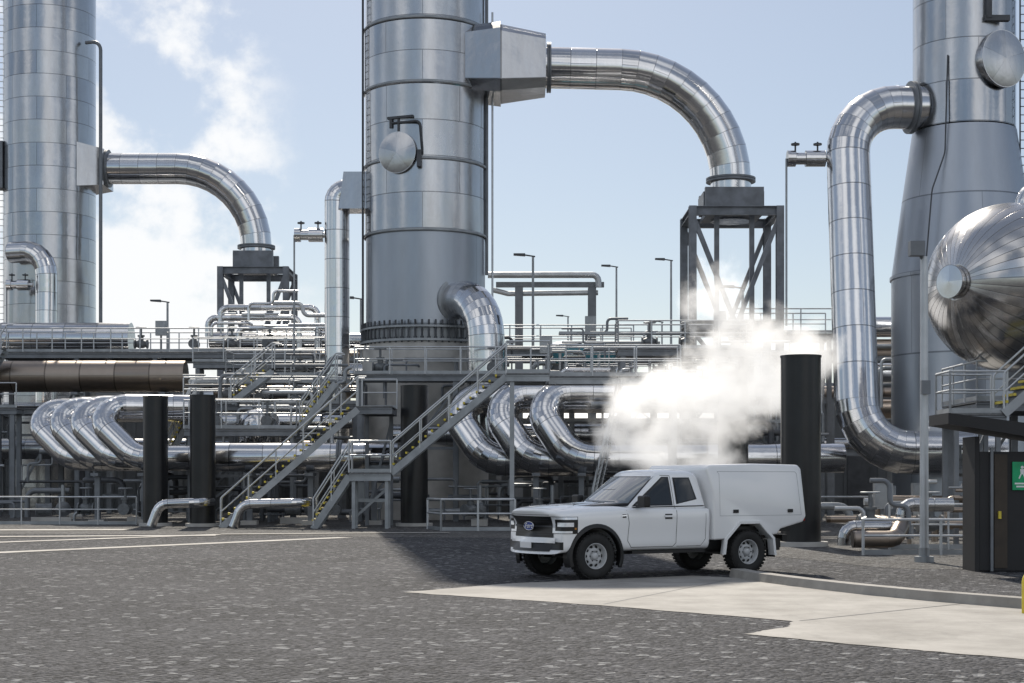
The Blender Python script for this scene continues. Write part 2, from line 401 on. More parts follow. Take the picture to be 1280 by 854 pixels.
# ---------------------------------------------------------------- towers
def tprof(z0,z1,r,step):
    k=round((z1-z0)/step); return [(r,z0+(z1-z0)*i/k) for i in range(k+1)]
def manway(c,d,r,neck,par,davit=True):
    d=V(d).normalized(); c=V(c)
    m=M().lathe(c-d*neck,d,[(r*.9,0),(r*.9,neck),(r*1.02,neck),(r*1.02,neck+.12)],40); b=c+d*.12
    m.lathe(b,d,[(r*1.0,0),(r*.7,.06),(r*.3,.09),(.005,.1)],40,split=False,onesec=True,caps=False)
    fin(m,'manway',TOWER,par)
    if not davit: return
    s_=V((-d.y,d.x,0)); t=c+V((0,0,r*1.25))
    mm=M().tube(fillet([t+d*-.3+s_*(r+.15)+V((0,0,-1.3)),t+s_*(r+.15)+V((0,0,.2)),t-s_*.4+V((0,0,.2))],.2,None,4),.06,8)
    mm.beam(t-s_*.5+V((0,0,.42)),t+s_*.7+V((0,0,.42)),.14,.10); mm.beam(t+V((0,0,.4)),t+V((0,0,-.25)),.08); mm.beam(t-s_*.35+V((0,0,.4)),t-s_*.35+V((0,0,0)),.12); mm.box(c+s_*(r+.12)-V((0,0,.3)),(.2,.2,.7))
    fin(mm,'davit_arm',DARKST,par)
ct=thing('separator_tower',(-3.78,70,0),'tall shiny steel-clad vertical vessel on a concrete pedestal','tower','tall steel-clad towers')
fin(M().lathe((-3.78,70,0),(0,0,1),[(2.75,0),(2.75,7.55)],64),'concrete_pedestal',PEDCON,ct)
m=M().lathe((-3.78,70,7.56),(0,0,1),[(2.85,0),(2.85,.10),(2.64,.10),(2.64,.58),(2.82,.58),(2.82,.66)],64)
fin(m,'base_ring',GALV,ct)
m=M()
for i in range(60):
    a=2*math.pi*i/60; p=V((-3.78+2.77*math.cos(a),70+2.77*math.sin(a),7.5)); m.lathe(p,(0,0,1),[(.045,0),(.045,.95)],6); m.lathe(p+V((0,0,.12)),(0,0,1),[(.08,0),(.08,.12)],6)
fin(m,'anchor_bolt_ring',DARKST,ct)
fin(M().lathe((-3.78,70,0),(0,0,1),[(2.60,8.24),(2.60,12.2)],72),'lower_shell',DULL,ct)
fin(M().lathe((-3.78,70,0),(0,0,1),[(2.64,12.2)]+tprof(12.3,18.4,2.64,1.5)+[(2.70,18.45)]+tprof(18.5,21.1,2.68,1.3)+[(2.62,21.2)]+tprof(21.3,40,2.62,1.55)+[(1.5,41),(.01,41.4)],72),'clad_shell',TOWER,ct)
manway((-4.80,67.55,15.5),(-.39,-.92,0),.86,.6,ct)
for zz in (12.2,15.2,18.45,21.15,24.5):
    fin(M().lathe((-3.78,70,zz),(0,0,1),[(2.69,0),(2.715,.03),(2.715,.09),(2.69,.12)],72),'cladding_band',GALV,ct)
m=M(); x0,x1,x2=-2.15,-.5,1.45
def sec(x,h,d,zc):
    k=.28
    return [V((x,69.6+a*d,zc+b*h)) for a,b in ((-1,-1+k),(-1,1-k),(-1+k,1),(1-k,1),(1,1-k),(1,-1+k),(1-k,-1),(-1+k,-1))]
S=[sec(x0,1.35,1.55,19.75),sec(x1,1.5,1.95,19.75),sec(x1+.02,1.42,1.7,19.75),sec(x2,1.15,1.3,19.7)]
for A,B in ((S[0],S[1]),(S[1],S[2]),(S[2],S[3])):
    for j in range(8):
        b=len(m.v); m.v+=[A[j],A[(j+1)%8],B[(j+1)%8],B[j]]; m.face((b,b+1,b+2,b+3),[(0,j/8),(0,(j+1)/8),(.9,(j+1)/8),(.9,j/8)])
b=len(m.v); m.v+=S[3]; m.face(range(b,b+8))
b=len(m.v); m.v+=S[0]; m.face(range(b,b+8))
fin(m,'outlet_duct_box',TOWER,ct,recalc=True)
m=M().tube(fillet([(-2.9,68.8,9.3),(-1.15,66.3,9.3),(-1.0,66.2,3.4)],1.7,1,9),.8,28,True,True); fin(m,'side_outlet_pipe',SHINY,ct)
d=V((1.75,-2.5,0)).normalized(); fin(M().lathe(V((-2.35,68.0,9.3)),d,[(.98,0),(.98,.08),(.88,.10)],36),'nozzle_flange',GALV,ct)
fin(M().tube([(-1.1,69.6,40),(-1.1,69.6,10.6)],.07,8),'conduit',GREYST,ct)
fin(M().tube([(-.85,69.5,22),(-.85,69.5,8)],.045,8),'conduit',GALVL,ct)
m=M()
for s_ in (-.22,.22): m.tube([(-6.45,69.2+s_,8.4),(-6.45,69.2+s_,40)],.03,6)
for i in range(100): m.tube([(-6.45,68.98,8.5+i*.31),(-6.45,69.42,8.5+i*.31)],.018,6)
fin(m,'ladder',DARKST,ct)
m=M().hexa([(-7.5,69.3,13.45),(-6.0,69.3,13.45),(-6.0,70.7,13.45),(-7.5,70.7,13.45),(-7.3,69.3,15.05),(-6.0,69.3,15.05),(-6.0,70.7,15.05),(-7.3,70.7,15.05)]); fin(m,'inlet_box',TOWER,ct)
bigpipe([(1.4,69.5,19.6),(9.5,69.5,19.4),(9.5,69.5,12.9)],.88,4.9,'large shiny steel pipe arching over from the tower',seg=1.0,gores=11,flanges=[((1.6,69.5,19.6),(1,0,0)),((9.5,69.5,14.7),(0,0,1))],group='big arched outlet pipes')
bigpipe([(-7.2,70,14.3),(-7.65,70,14.3),(-7.65,70,2.5)],.55,.9,'vertical shiny pipe with elbow beside the tower',seg=1.2,gores=6,group='vertical inlet pipes')
def actuator(x,y,z,L,dirx,pole_to):
    e=thing('valve_actuator',(x,y,z),'cylindrical valve actuator on a vertical steam pipe with thin rod','valve','valve actuators')
    fin(M().lathe((x,y,z),(dirx,0,0),[(.12,-.1),(.12,.1),(.3,.1),(.3,L*.55),(.22,L*.55),(.22,L*.8),(.3,L*.8),(.3,L)],20),'cylinder_body',SHINY,e)
    m=M()
    for f in (.25,.8): m.tube([(x+dirx*L*f,y,z+.2),(x+dirx*L*f,y,z+.62)],.035,6); m.lathe((x+dirx*L*f,y,z+.5),(0,0,1),[(.16,0),(.16,.06)],10)
    fin(m,'stem',DARKST,e)
    fin(M().tube([(x+dirx*L*1.02,y,z),(x+dirx*L*1.02,y,pole_to)],.04,8),'guide_rod',GALV,e)
    return e
actuator(-8.15,70,12.4,1.35,-1,6.5)
actuator(11.7,59.3,13.6,1.5,-1,7.4)
lt=thing('separator_tower',(-26,90,0),'tall panelled steel-clad tower with side outlet duct','tower','tall steel-clad towers')
fin(M().lathe((-26,90,0),(0,0,1),tprof(0,34,2.52,1.25)+[(1.3,35),(.01,35.3)],64),'clad_shell',TOWER,lt)
fin(M().hexa([(-24.6,88.2,17.9),(-22.7,88.9,18.1),(-22.7,91.1,18.1),(-24.6,91.8,17.9),(-24.6,88.2,20.5),(-22.7,88.9,20.1),(-22.7,91.1,20.1),(-24.6,91.8,20.5)]),'outlet_duct_box',TOWER,lt)
fin(M().tube(fillet([(-23.6,88.6,25.9),(-22.7,88.3,25.9),(-22.7,88.3,8)],.5,None,5),.10,8),'conduit',GREYST,lt)
m=M()
for s_ in (-.22,.22): m.tube([(-28.6+s_,89.4,0),(-28.6+s_,89.4,34)],.035,6)
for i in range(95): m.tube([(-28.82,89.4,.5+i*.35),(-28.38,89.4,.5+i*.35)],.02,6)
fin(m,'ladder',GALV,lt)
fin(M().box((-28.7,89.2,19.2),(.9,1,2.6)),'ladder_cage_box',GREYST,lt)
bigpipe([(-22.8,89.5,19.1),(-14.3,89.5,19.1),(-14.3,89.5,13.2)],.86,4.4,'large shiny steel pipe arching over from the tower',gores=10,flanges=[((-22.6,89.5,19.1),(1,0,0)),((-14.3,89.5,14.7),(0,0,1))],group='big arched outlet pipes')
bigpipe([(-27.3,87.3,14.1),(-25.2,86.6,14.1),(-25.2,86.6,4)],.58,1.3,'vertical shiny pipe with elbow beside the tower',seg=1,gores=6,group='vertical inlet pipes')
bigpipe([(-36,82,8.9),(-19.5,82,8.9)],.85,2,'wide horizontal steel-clad pipe behind the high walkway',seg=1.6)
actuator(-25.9,86.2,12.2,1.3,-1,8)
rt=thing('separator_tower',(16.95,60,0),'steel-clad tower with flared matte conical skirt','tower','tall steel-clad towers')
fin(M().lathe((16.95,60,0),(0,0,1),tprof(14.75,30,1.87,1.5)+[(1,30.8),(.01,31)],64),'clad_shell',TOWER,rt)
fin(M().lathe((16.95,60,0),(0,0,1),[(2.66,0),(2.66,3.2),(2.66,6.3),(2.66,9.3),(2.28,12.1),(1.90,14.7)],64),'conical_skirt',DULL,rt)
fin(M().lathe((16.95,60,0),(0,0,1),[(2.72,9.2),(2.72,9.32)],64),'skirt_band',DULL,rt)
manway((17.82,58.2,17.0),(.45,-.89,0),1.02,.7,rt,False)
fin(M().box((17.6,58.1,18.45),(.9,.25,.2)).box((17.3,58.05,18.9),(.18,.2,.9)),'hoist_bracket',DARKST,rt)
m=M()
for s_ in (-.2,.2): m.tube([(19.0+s_,59.2,12),(19.0+s_,59.2,30)],.03,6)
for i in range(58): m.tube([(18.8,59.2,12.1+i*.31),(19.2,59.2,12.1+i*.31)],.018,6)
fin(m,'ladder',DARKST,rt)
m=M().tube(fillet([(15.9,58.38,17.2),(15.75,58.2,13.6),(15.2,57.9,12.2),(14.85,57.7,8.6)],.8,None,4),.028,8); fin(m,'cable',DARKST,rt)
bigpipe([(15.3,59.6,15.55),(12.4,59.3,15.55),(12.4,57.3,2.66),(17.5,57.0,2.66)],.79,1.9,'large shiny vertical steam pipe with elbows at both ends',gores=8,seg=1.25,flanges=[((14.85,59.55,15.55),(1,.1,0))],group='vertical inlet pipes',n=36)
# ---------------------------------------------------------------- right horizontal drum
dr=thing('horizontal_drum',(14.0,45,4.6),'horizontal pressure vessel with domed radially clad end','vessel')
ax=V((-.83,-.56,0)).normalized(); c=V((14.0,45,7.1)); R_=2.36; angd=math.atan2(ax.y,ax.x)
pr=[(R_*math.cos(t),R_*math.sin(t)*.98) for t in [math.pi/2*i/14 for i in range(14)]]
fin(M().lathe(c,ax,pr+[(.28,R_*.97)],80,split=False,onesec=True),'domed_end',HEAD,dr)
fin(M().lathe(c-ax*7,ax,[(R_,i) for i in range(0,8)],64),'clad_shell',TOWER,dr)
fin(M().lathe(c+ax*2.22,ax,[(.40,0),(.40,.22),(.46,.22),(.46,.30),(.01,.32)],32),'end_nozzle',SHINY,dr)
fin(M().tube(fillet([c+V((0.6,.4,2.0)),c+V((.6,.4,2.75)),c+V((3,.6,2.9))],.4,None,6),.33,18),'top_nozzle_pipe',SHINY,dr)
fin(M().box(c-ax*1.8+V((0,0,-2.2)),(.5,2.6,1.2),0,angd),'saddle',GREYST,dr)
fin(M().box(c-ax*5.2+V((0,0,-2.2)),(.5,2.6,1.2),0,angd),'saddle',GREYST,dr)
platform(12.9,18.5,44.4,48,3.9,'steel support platform under the horizontal drum',legs=[13.1,15,17.5],sides='FL')
platform(11.5,13.0,42,43.4,3.45,'small access platform with handrails below the drum',legs=[11.7,12.8],sides='FLB',legw=.12)
stairs((12.9,42.4,3.45),(15.6,42.4,5.9),.9,'steel staircase rising beside the drum')
for z_,r_,mt in ((8.0,.42,SHINY),(7.2,.3,WARM),(6.0,.5,TOWER),(4.6,.4,WARM)):
    bigpipe([(14.9,66,z_),(28,66,z_)],r_,1,'horizontal clad pipe behind the flared tower',mat=mt,seg=1.3,group='rack pipes')
# ---------------------------------------------------------------- loops
for i in range(4):
    xi=-20.5+1.16*i; yi=66.4-1.15*i
    bigpipe([(-12.6,yi+1,4.6),(xi+.15,yi,4.6),(xi+2.5,yi-1.2,2.55),(-11.6,yi-1.2,2.55)],.49,1.2,'curved expansion-loop steam pipe bending down to the header',gores=7,seg=.9,group='expansion loop pipes at the far end',n=32)
for i in range(3):
    xi=-2.75+1.65*i; yi=64.4-1.45*i
    bigpipe([(8.5,yi,5.0),(xi,yi,5.0),(xi+1.75,yi-1.4,2.45),(5.8,yi-1.4,2.45)],.62,1.35,'thick curved expansion-loop steam pipe beside the stairs',gores=8,seg=.9,group='expansion loop pipes by the stairs',n=36)
bigpipe([(-11.9,60.4,2.55),(-4.3,60.4,2.55)],.54,1,'long shiny horizontal header pipe near the ground',seg=1.3,flanges=[((-6.5,60.4,2.55),(1,0,0))],group='header pipes')
bigpipe([(5.9,59.4,2.5),(12.3,59.4,2.5)],.54,1,'long shiny horizontal header pipe near the ground',seg=1.3,group='header pipes')
bigpipe([(-34,78,3.2),(-12,78,3.2)],.5,1,'long horizontal header pipe in shade',mat=TOWER,seg=1.3,group='header pipes')
bigpipe([(-34,73.6,6.45),(-15,73.6,6.45)],.72,1,'thick brown horizontal clad pipe under the high deck',mat=WARM,seg=1.6,group='header pipes')
bigpipe([(-5,67.5,3.6),(4,67.5,3.6)],.45,1,'horizontal clad pipe behind the loops',mat=TOWER,seg=1.2,group='header pipes')
for z_,y_,r_,xa,xb,mt in ((5.6,74,.42,-14.2,-7.5,TOWER),(6.9,78.5,.5,-14,-6.5,TOWER),(4.1,66.2,.30,-12.4,-6.6,SHINY),(5.55,69.9,.26,-13,-6.8,WARM),(8.6,79.5,.38,-15,-6.9,TOWER)):
    bigpipe([(xa,y_,z_),(xb,y_,z_)],r_,1,'horizontal clad pipe between the walkways',mat=mt,seg=1.2,group='rack pipes')
# ---------------------------------------------------------------- black stacks
def silencer(x,y,h,r=.51):
    e=thing('blowdown_stack',(x,y,0),'upright matte black cylindrical vent stack on gravel','vent stack','black vent stacks')
    m=M().lathe((x,y,0),(0,0,1),[(r,0.02),(r,h*.33),(r,h*.66),(r,h-.02)],40,caps=False)
    m.lathe((x,y,0),(0,0,1),[(r*.9,h-.02),(r*.9,h-1.5)],40,caps=False)
    m.lathe((x,y,h-.02),(0,0,1),[(r,0),(r*1.03,.0),(r*1.03,.05),(r*.9,.05),(r*.9,0)],40,caps=False)
    fin(m,'stack_shell',BLACK,e); fin(M().lathe((x,y,0),(0,0,1),[(r*1.35,.0),(r*1.35,.12),(r*1.02,.12)],32),'base_plate',PEDCON,e)
for x,y,h,r in ((7.4,41,4.85,.51),(7.6,55,5.4,.52),(-3.58,58.6,5.12,.50),(-11.25,58.2,4.75,.46),(-13.1,58.8,4.75,.45)): silencer(x,y,h,r)
# ---------------------------------------------------------------- trestles
def frame(x0,x1,y0,y1,z0,z1,label,mat=TRST,w_=.32):
    e=thing('steel_trestle',((x0+x1)/2,(y0+y1)/2,z0),label,'steel frame','steel trestles')
    pr=None; xm=(x0+x1)/2
    for x in (x0,x1):
        for y in (y0,y1):
            if pr is None: pr=fin(M().ibeam((x,y,z0),(x,y,z1),w_,w_),'column',mat,e)
            else: inst(pr,(x,y,z0),e)
    pr=None
    for x in (xm-.75,xm+.75):
        if pr is None: pr=fin(M().beam((x,y0+.6,z0),(x,y0+.6,z1),.2,.2),'inner_column',mat,e)
        else: inst(pr,(x,y0+.6,z0),e)
    for z in (z1-.2,z0+(z1-z0)*.62,z0+(z1-z0)*.25):
        m=M()
        for y in (y0,y1): m.ibeam((x0+.02,y+.01,z),(x1-.02,y+.01,z),w_*.9,w_*1.2)
        for x in (x0,x1): m.ibeam((x+.01,y0+.15,z),(x+.01,y1-.15,z),w_*.9,w_)
        fin(m,'beam_ring',mat,e)
    for y in (y0-.03,y1+.03):
        m=M()
        m.beam((x0,y,z1-.4),(xm,y,z0+(z1-z0)*.62),w_*.6); m.beam((x1,y,z1-.4),(xm,y,z0+(z1-z0)*.62),w_*.6)
        m.beam((x0,y+.04,z0+(z1-z0)*.6),(x1,y+.04,z0+(z1-z0)*.27),w_*.5)
        m.beam((x0,y+.04,z0+.1),(xm,y+.04,z0+(z1-z0)*.25),w_*.5); m.beam((x1,y+.04,z0+.1),(xm,y+.04,z0+(z1-z0)*.25),w_*.5)
        fin(m,'diagonal_brace',mat,e)
    return e
f=frame(7.65,11.35,67.8,71.2,0,13.3,'tall braced grey steel frame carrying the arched pipe')
m=M().box((9.5,68.4,13.75),(2.5,.3,.9)); m.box((9.5,70.6,13.75),(2.5,.3,.9)); m.box((8.35,69.5,13.7),(.3,2,.7)); m.box((10.65,69.5,13.7),(.3,2,.7)); m.box((9.5,69.5,13.1),(2.4,2.0,.2))
fin(m,'pipe_yoke',TRST,f)
f=frame(-16.0,-12.4,87.8,91.2,0,13.4,'braced grey steel frame holding the end of the arched pipe')
m=M().box((-14.3,88.4,13.9),(2.2,.3,.9)); m.box((-14.3,90.6,13.9),(2.2,.3,.9)); m.box((-15.3,89.5,13.9),(.3,2,.8)); m.box((-14.3,89.5,13.35),(2.2,2.0,.2)); fin(m,'pipe_yoke',TRST,f)
# ---------------------------------------------------------------- stairs and platforms
stairs((-10.4,57.2,0),(-5.6,57.9,4.35),1.0,'long steel staircase with yellow nosings from gravel to deck')
platform(-5.6,-4.3,57.4,59.8,4.35,'grated landing at the head of the long stair',legs=[-5.4,-4.5],sides='B',legw=.14,rows=(59.6,))
stairs((-4.2,56,1.95),(-.2,56,5.4),1.0,'upper steel stair flight with yellow nosings')
platform(-5.65,-4.2,55.4,56.6,1.95,'small intermediate stair landing on posts',legs=[-5.5,-4.35],sides='BF',legw=.12,mat=GALV)
stairs((-6.9,56,0),(-5.65,56,1.95),.9,'short steep stair up to the landing')
platform(-.2,1.3,55.4,58.0,5.4,'upper grated deck with handrails above the loop pipes',legs=[0],sides='FR',legw=.16,mat=GALV,brace=False)
platform(1.3,6.0,57.0,58.0,5.4,'narrow grated bridge above the loop pipes',legs=[5.8],sides='FB',legw=.16,mat=GALV,brace=False)
platform(2.3,13.0,66.4,67.6,5.9,'long grated walkway above the pipework',sides='FB')
platform(-6.4,2.2,65.0,66.2,6.0,'grated walkway in front of the central tower',sides='FB',legs=[-6.2,-2.3,2.0])
platform(-24.3,-9.2,75,77.2,7.7,'long high walkway with handrails',sides='FBLR')
platform(-13.8,-6.4,67.2,68.6,4.9,'lower grated walkway with handrails',sides='FB')
platform(-12.8,-8.4,62.4,63.4,3.7,'short grated walkway over the header pipe',sides='FBR',legw=.14)
platform(-12.6,-7.4,70.5,72.4,6.3,'middle grated walkway with handrails',sides='FBL')
platform(-14.6,-7.6,73.2,74.4,7.1,'upper middle grated walkway with handrails',sides='F')
platform(-33,-22,71,72.2,4.9,'low grated walkway behind the loops',sides='F')
stairs((-24.6,72.4,4.9),(-23.0,72.4,7.7),.8,'steep steel stair to the high walkway',nose=False)
stairs((-15.6,66.9,0.2),(-13.4,67.6,4.9),.8,'steel stair up to the lower walkway')
stairs((-11.6,66.4,4.9),(-9.9,66.4,6.3),.7,'short steel stair between walkways')
stairs((-8.3,62.9,3.7),(-6.9,62.9,5.6),.7,'short steel stair beside the header pipe')
platform(4.2,9.5,63.3,65,6.9,'high service deck beside the steam plume',sides='FBLR')
platform(-1.5,5.5,72.4,73.8,7.6,'high walkway behind the central tower',sides='FB')
platform(10,14.5,72,74,8.3,'far walkway beside the big frame',sides='FB')
platform(7.2,12.0,62,63,3.9,'grated walkway over the header pipe',sides='FB',legw=.16)
stairs((2.9,57.4,0.3),(3.9,57.4,4.6),.7,'steep ladder stair to the upper deck',nose=False)
railing([(-2.35,53.0,0),(0.1,53.0,0)],h=1.05,r=.04,label='low galvanised guard rail standing on gravel')
railing([(-2.35,53.0,0),(-2.9,55,0)],h=1.05,r=.04,label='low galvanised guard rail standing on gravel')
railing([(-20,60.5,0),(-14.2,60.5,0)],h=1.05,r=.03,label='low galvanised guard rail standing on gravel')
railing([(7.9,36,0),(11.4,36,0)],h=.8,r=.035,label='low guard rail beside small pipes')
railing([(9.2,39,0),(13.5,39,0)],h=1.1,r=.03,label='low guard rail beside small pipes')
for x0,x1,y in ((-12.4,-10.9,56.3),(-9.4,-7.2,55.6)):
    bigpipe([(x0-.3,y,.05),(x0,y,.85),(x1,y,.9),(x1,y+1.6,.9)],.17,.45,'low pale bent pipe over the gravel',gores=5,seg=.8,group='low bent pipes',n=16)
bigpipe([(8.0,38.5,.12),(8.0,38.5,.55),(9.4,38.5,.55),(9.4,38.5,1.1),(10.6,38.5,1.1)],.17,.25,'low insulated pipe with bends on gravel',gores=4,seg=.6,group='low bent pipes',n=16,mat=TOWER)
bigpipe([(8.0,37.6,.3),(9.0,37.6,.3),(9.3,38.2,.6),(9.3,41,.6)],.2,.3,'low insulated pipe with bends on gravel',gores=4,seg=.6,group='low bent pipes',n=16,mat=WARM)
# ---------------------------------------------------------------- valves
def valve(loc):
    x,y,z=loc; e=thing('gate_valve',loc,'flanged gate valve with handwheel in the pipework','valve','gate valves')
    fin(M().lathe(loc,(1,0,0),[(.22,-.32),(.22,-.26),(.13,-.26),(.2,-.1),(.2,.1),(.13,.26),(.22,.26),(.22,.32)],16),'valve_body',VALVE,e)
    fin(M().lathe(loc,(0,0,1),[(.12,.1),(.12,.35),(.17,.35),(.17,.42),(.05,.42),(.05,.75)],12),'bonnet',VALVE,e)
    m=M().tube([(x+.24*math.cos(a),y+.24*math.sin(a),z+.78) for a in [2*math.pi*i/14 for i in range(15)]],.022,6,False)
    for a in (0,2.1,4.2): m.beam((x,y,z+.78),(x+.24*math.cos(a),y+.24*math.sin(a),z+.78),.025)
    fin(m,'handwheel',GALV,e); return e
v0=valve((-12,67.5,5.3))
for p in [(-10.5,67.8,5.2),(-9.2,68,5.1),(-8,67.9,5.2),(-11,70.9,6.6),(-9.4,71,6.7),(-13.2,75.4,8.1),(-15,75.5,8.1),(-17.5,75.5,8.1),(-11.5,76,8.2),(-.8,65.6,6.3),(-5.4,65.6,6.3),(2.8,66.9,6.2),(5.5,64,7.2),(7,64,7.2),(6.2,66.8,6.3),(10.8,67,6.3),(11.5,64,4.4),(9.0,40.2,.6),(10.5,40.2,.6),(12.2,41,.6),(-6.5,58.9,.6),(-1.5,57.8,.6),(1,57.8,.6),(-14.5,60,.6),(-16.5,62,.6),(14,50,2.0),(-9.6,62.8,4.0),(-11.6,62.8,4.0)]:
    copy_thing(v0,p,random.choice((0,.8,1.57)))
# ---------------------------------------------------------------- service pipes & racks
rnd=random.Random(3)
def cluster(x0,x1,y0,y1,z0,z1,k,mats=(GALVL,GALV,SHINY,GREYST),rr=(.03,.04,.06,.06,.09,.12)):
    for i in range(k):
        a=rnd.uniform(x0,x1); b=a+rnd.uniform(.6,3.2)*rnd.choice((-1,1)); b=max(x0,min(x1,b)); y=rnd.uniform(y0,y1); z=rnd.uniform(z0,z1)
        if abs(a-b)<.4: b=a+.6
        r=rnd.choice(rr); t=rnd.random()
        if t<.35: pts=[(a,y,z),(b,y,z),(b,y,max(.1,z-rnd.uniform(.6,2)))]
        elif t<.6: pts=[(a,y,max(.1,z-rnd.uniform(.5,1.6))),(a,y,z),(b,y,z),(b,y+.8,z)]
        elif t<.8: pts=[(a,y,z-.8),(a,y,z),((a+b)/2,y,z),((a+b)/2,y,z+.6),(b,y,z+.6)]
        else: pts=[(a,y,z),(b,y,z)]
        smallpipe(pts,r,mat=rnd.choice(mats))
DK=(GALV,GREYST,DARKST,GREYST)
cluster(-14,-6.8,63.5,71,3.4,6.6,46,(GALV,GREYST,DARKST,GALVL),(.03,.04,.05,.06,.08))
cluster(-14.5,-8,76,80,8.6,10.2,9,(GALV,GALVL,SHINY),(.05,.07,.1))
cluster(-30,-15,78,82,4,7.6,14,DK)
cluster(-6,3,65,67.5,5.6,7.6,14,DK,(.03,.04,.05,.06))
cluster(2,12,64,68,5.3,7.4,34,rr=(.03,.04,.05,.06,.08))
cluster(-17,12,61.5,66,.3,1.9,70,(GALV,GREYST,DARKST,GREYST))
cluster(7.8,14.5,38,48,.3,1.2,26,(GALV,GREYST,WARM,GALVL))
cluster(12.5,17,60.5,64,4,8,16)
cluster(-30,-17,68,72,.5,3.4,20,DK)
cluster(3,12,60,64,2.6,4.6,26,DK)
cluster(-1,6,68.5,73,5.5,8.4,18,DK)
for z_,x0,x1 in ((10.2,-14.4,-9.6),(9.7,-15,-10.5),(9.2,-13.5,-8.7)):
    bigpipe([(x0,79,z_-1),(x0,79,z_),(x1,79,z_),(x1,79,z_-2)],.16,.4,'pale insulated branch pipe above the walkway',gores=4,seg=.8,group='insulated branch pipes',n=14)
sp0=None
for x,y,z in [(x,60.4,1.95) for x in (-9.9,-7.6,-5.2)]+[(x,59.4,1.9) for x in (6.6,8.6,10.8)]+[(x,60,1.8) for x in (.9,2.6,4.6)]+[(x,61.8,2.0) for x in (-16,-14.2)]+[(x,73.6,5.7) for x in (-30,-25,-20,-16)]:
    if sp0 is None or z>5:
        s_=thing('pipe_stand',(x,y,0),'short grey steel T-shaped pipe stand' if z<5 else 'tall grey steel T-shaped pipe stand','pipe stand','steel pipe stands')
        m=M().ibeam((x,y,.15),(x,y,z-.12),.2,.2); fin(m,'column',GREYST,s_)
        fin(M().box((x,y,z-.05),(.3,1.1,.12)),'saddle',GREYST,s_); fin(M().box((x,y,.08),(.6,.6,.16)),'footing',PEDCON,s_)
        if sp0 is None: sp0=s_
    else: copy_thing(sp0,(x,y,0))
def tray(x0,x1,y,z):
    e=thing('cable_tray',((x0+x1)/2,y,z),'horizontal ladder cable tray with dark cables','cable tray','cable trays')
    m=M()
    for s_ in (-.25,.25): m.box(((x0+x1)/2,y+s_,z+.05),(x1-x0,.02,.12))
    for i in range(int((x1-x0)/.5)): m.box((x0+.25+i*.5,y,z),(.04,.5,.03))
    fin(m,'tray_frame',GALV,e)
    for s_ in (-.15,-.05,.07,.16): fin(M().tube([(x0,y+s_,z+.05),(x1,y+s_,z+.05)],.03,6),'cable',DARKST,e)
tray(-14,-6.5,69.4,5.9); tray(-1,9,65.6,4.1); tray(2,12,68.3,7.9)
def pump(x,y,rz=0):
    e=thing('motor_pump',(x,y,0),'small electric motor pump on a concrete plinth','pump','motor pumps')
    fin(M().box((x,y,.12),(1.5,.6,.24)),'plinth',PEDCON,e)
    fin(M().lathe((x-.6,y,.55),(1,0,0),[(.1,0),(.24,.02),(.24,.06),(.22,.08),(.22,.55),(.24,.57),(.24,.62),(.12,.66),(.06,.66),(.06,.8)],18),'motor',VALVE,e)
    fin(M().lathe((x+.45,y,.55),(0,1,0),[(.12,-.2),(.3,-.12),(.3,.12),(.12,.2)],18),'pump_casing',VALVE,e)
    fin(M().tube([(x+.45,y,.8),(x+.45,y,1.5)],.08,10),'discharge_pipe',GALV,e); return e
pump0=pump(-8.2,62)
for p in [(-14.8,63.5,0),(-1.2,59.5,0),(1.5,59.2,0),(3.6,59.9,0),(9.6,57,0),(12,52,0),(-18,62.5,0)]: copy_thing(pump0,p,rnd.choice((0,.3,1.57)))
def cabinet(x,y,z,h=.9):
    e=thing('control_cabinet',(x,y,z),'small grey control cabinet on a post','cabinet','control cabinets')
    fin(M().box((x,y,z+h+.35),(.5,.25,.7)),'cabinet_box',GALV,e); fin(M().beam((x,y,z),(x,y,z+h),.08),'post',GREYST,e)
    fin(M().box((x,y-.13,z+h+.35),(.42,.012,.6)),'door',GALV,e); return e
cab0=cabinet(-6.0,62.5,0)
for p in [(-11.2,68.3,4.9),(1.4,65.8,6.0),(8.4,64.6,6.9),(10.2,44,0),(12.0,47,0),(-16.8,76.6,7.7),(3.6,73.4,7.6),(9.3,62.8,3.9)]: copy_thing(cab0,p)
def rack(x0,x1,y,zs,n,label,mat=GREYST,pipes=3):
    e=thing('pipe_rack',((x0+x1)/2,y,0),label,'pipe rack','steel pipe racks')
    pr=None
    for i in range(n):
        x=x0+(x1-x0)*i/(n-1)
        for yy in (y-1.2,y+1.2):
            if pr is None: pr=fin(M().ibeam((x,yy,0),(x,yy,max(zs)),.25,.25),'column',mat,e)
            else: inst(pr,(x,yy,0),e)
    m=M()
    for z in zs:
        for yy in (y-1.2,y+1.2): m.ibeam((x0,yy+.01,z),(x1,yy+.01,z),.2,.28)
        for i in range(n): m.ibeam((x0+(x1-x0)*i/(n-1)+.01,y-1.05,z),(x0+(x1-x0)*i/(n-1)+.01,y+1.05,z),.2,.25)
    fin(m,'beam',mat,e)
    for z in zs:
        for k in range(pipes):
            r=rnd.choice((.14,.2,.28)); yy=y-.8+k*.8
            m=M().tube(fillet([(x0-.8,yy,z+r+.15),(x1+.8,yy,z+r+.15)],1,1.6),r,14,True,True)
            fin(m,'rack_pipe',rnd.choice((TOWER,TOWER,WARM,GALV)),e)
rack(-30,-8,83,(3,5.2),8,'long steel pipe rack loaded with clad pipes')
rack(-7,12,82,(3,5.5,8),7,'long steel pipe rack loaded with clad pipes')
rack(12,32,78,(3,5.5),7,'long steel pipe rack loaded with clad pipes')
rack(-36,34,100,(4,7,9.2),16,'distant steel pipe rack with clad pipes')
e=thing('pipe_portal',(2,80,0),'slim steel portal carrying two thin pipes above deck','steel frame')
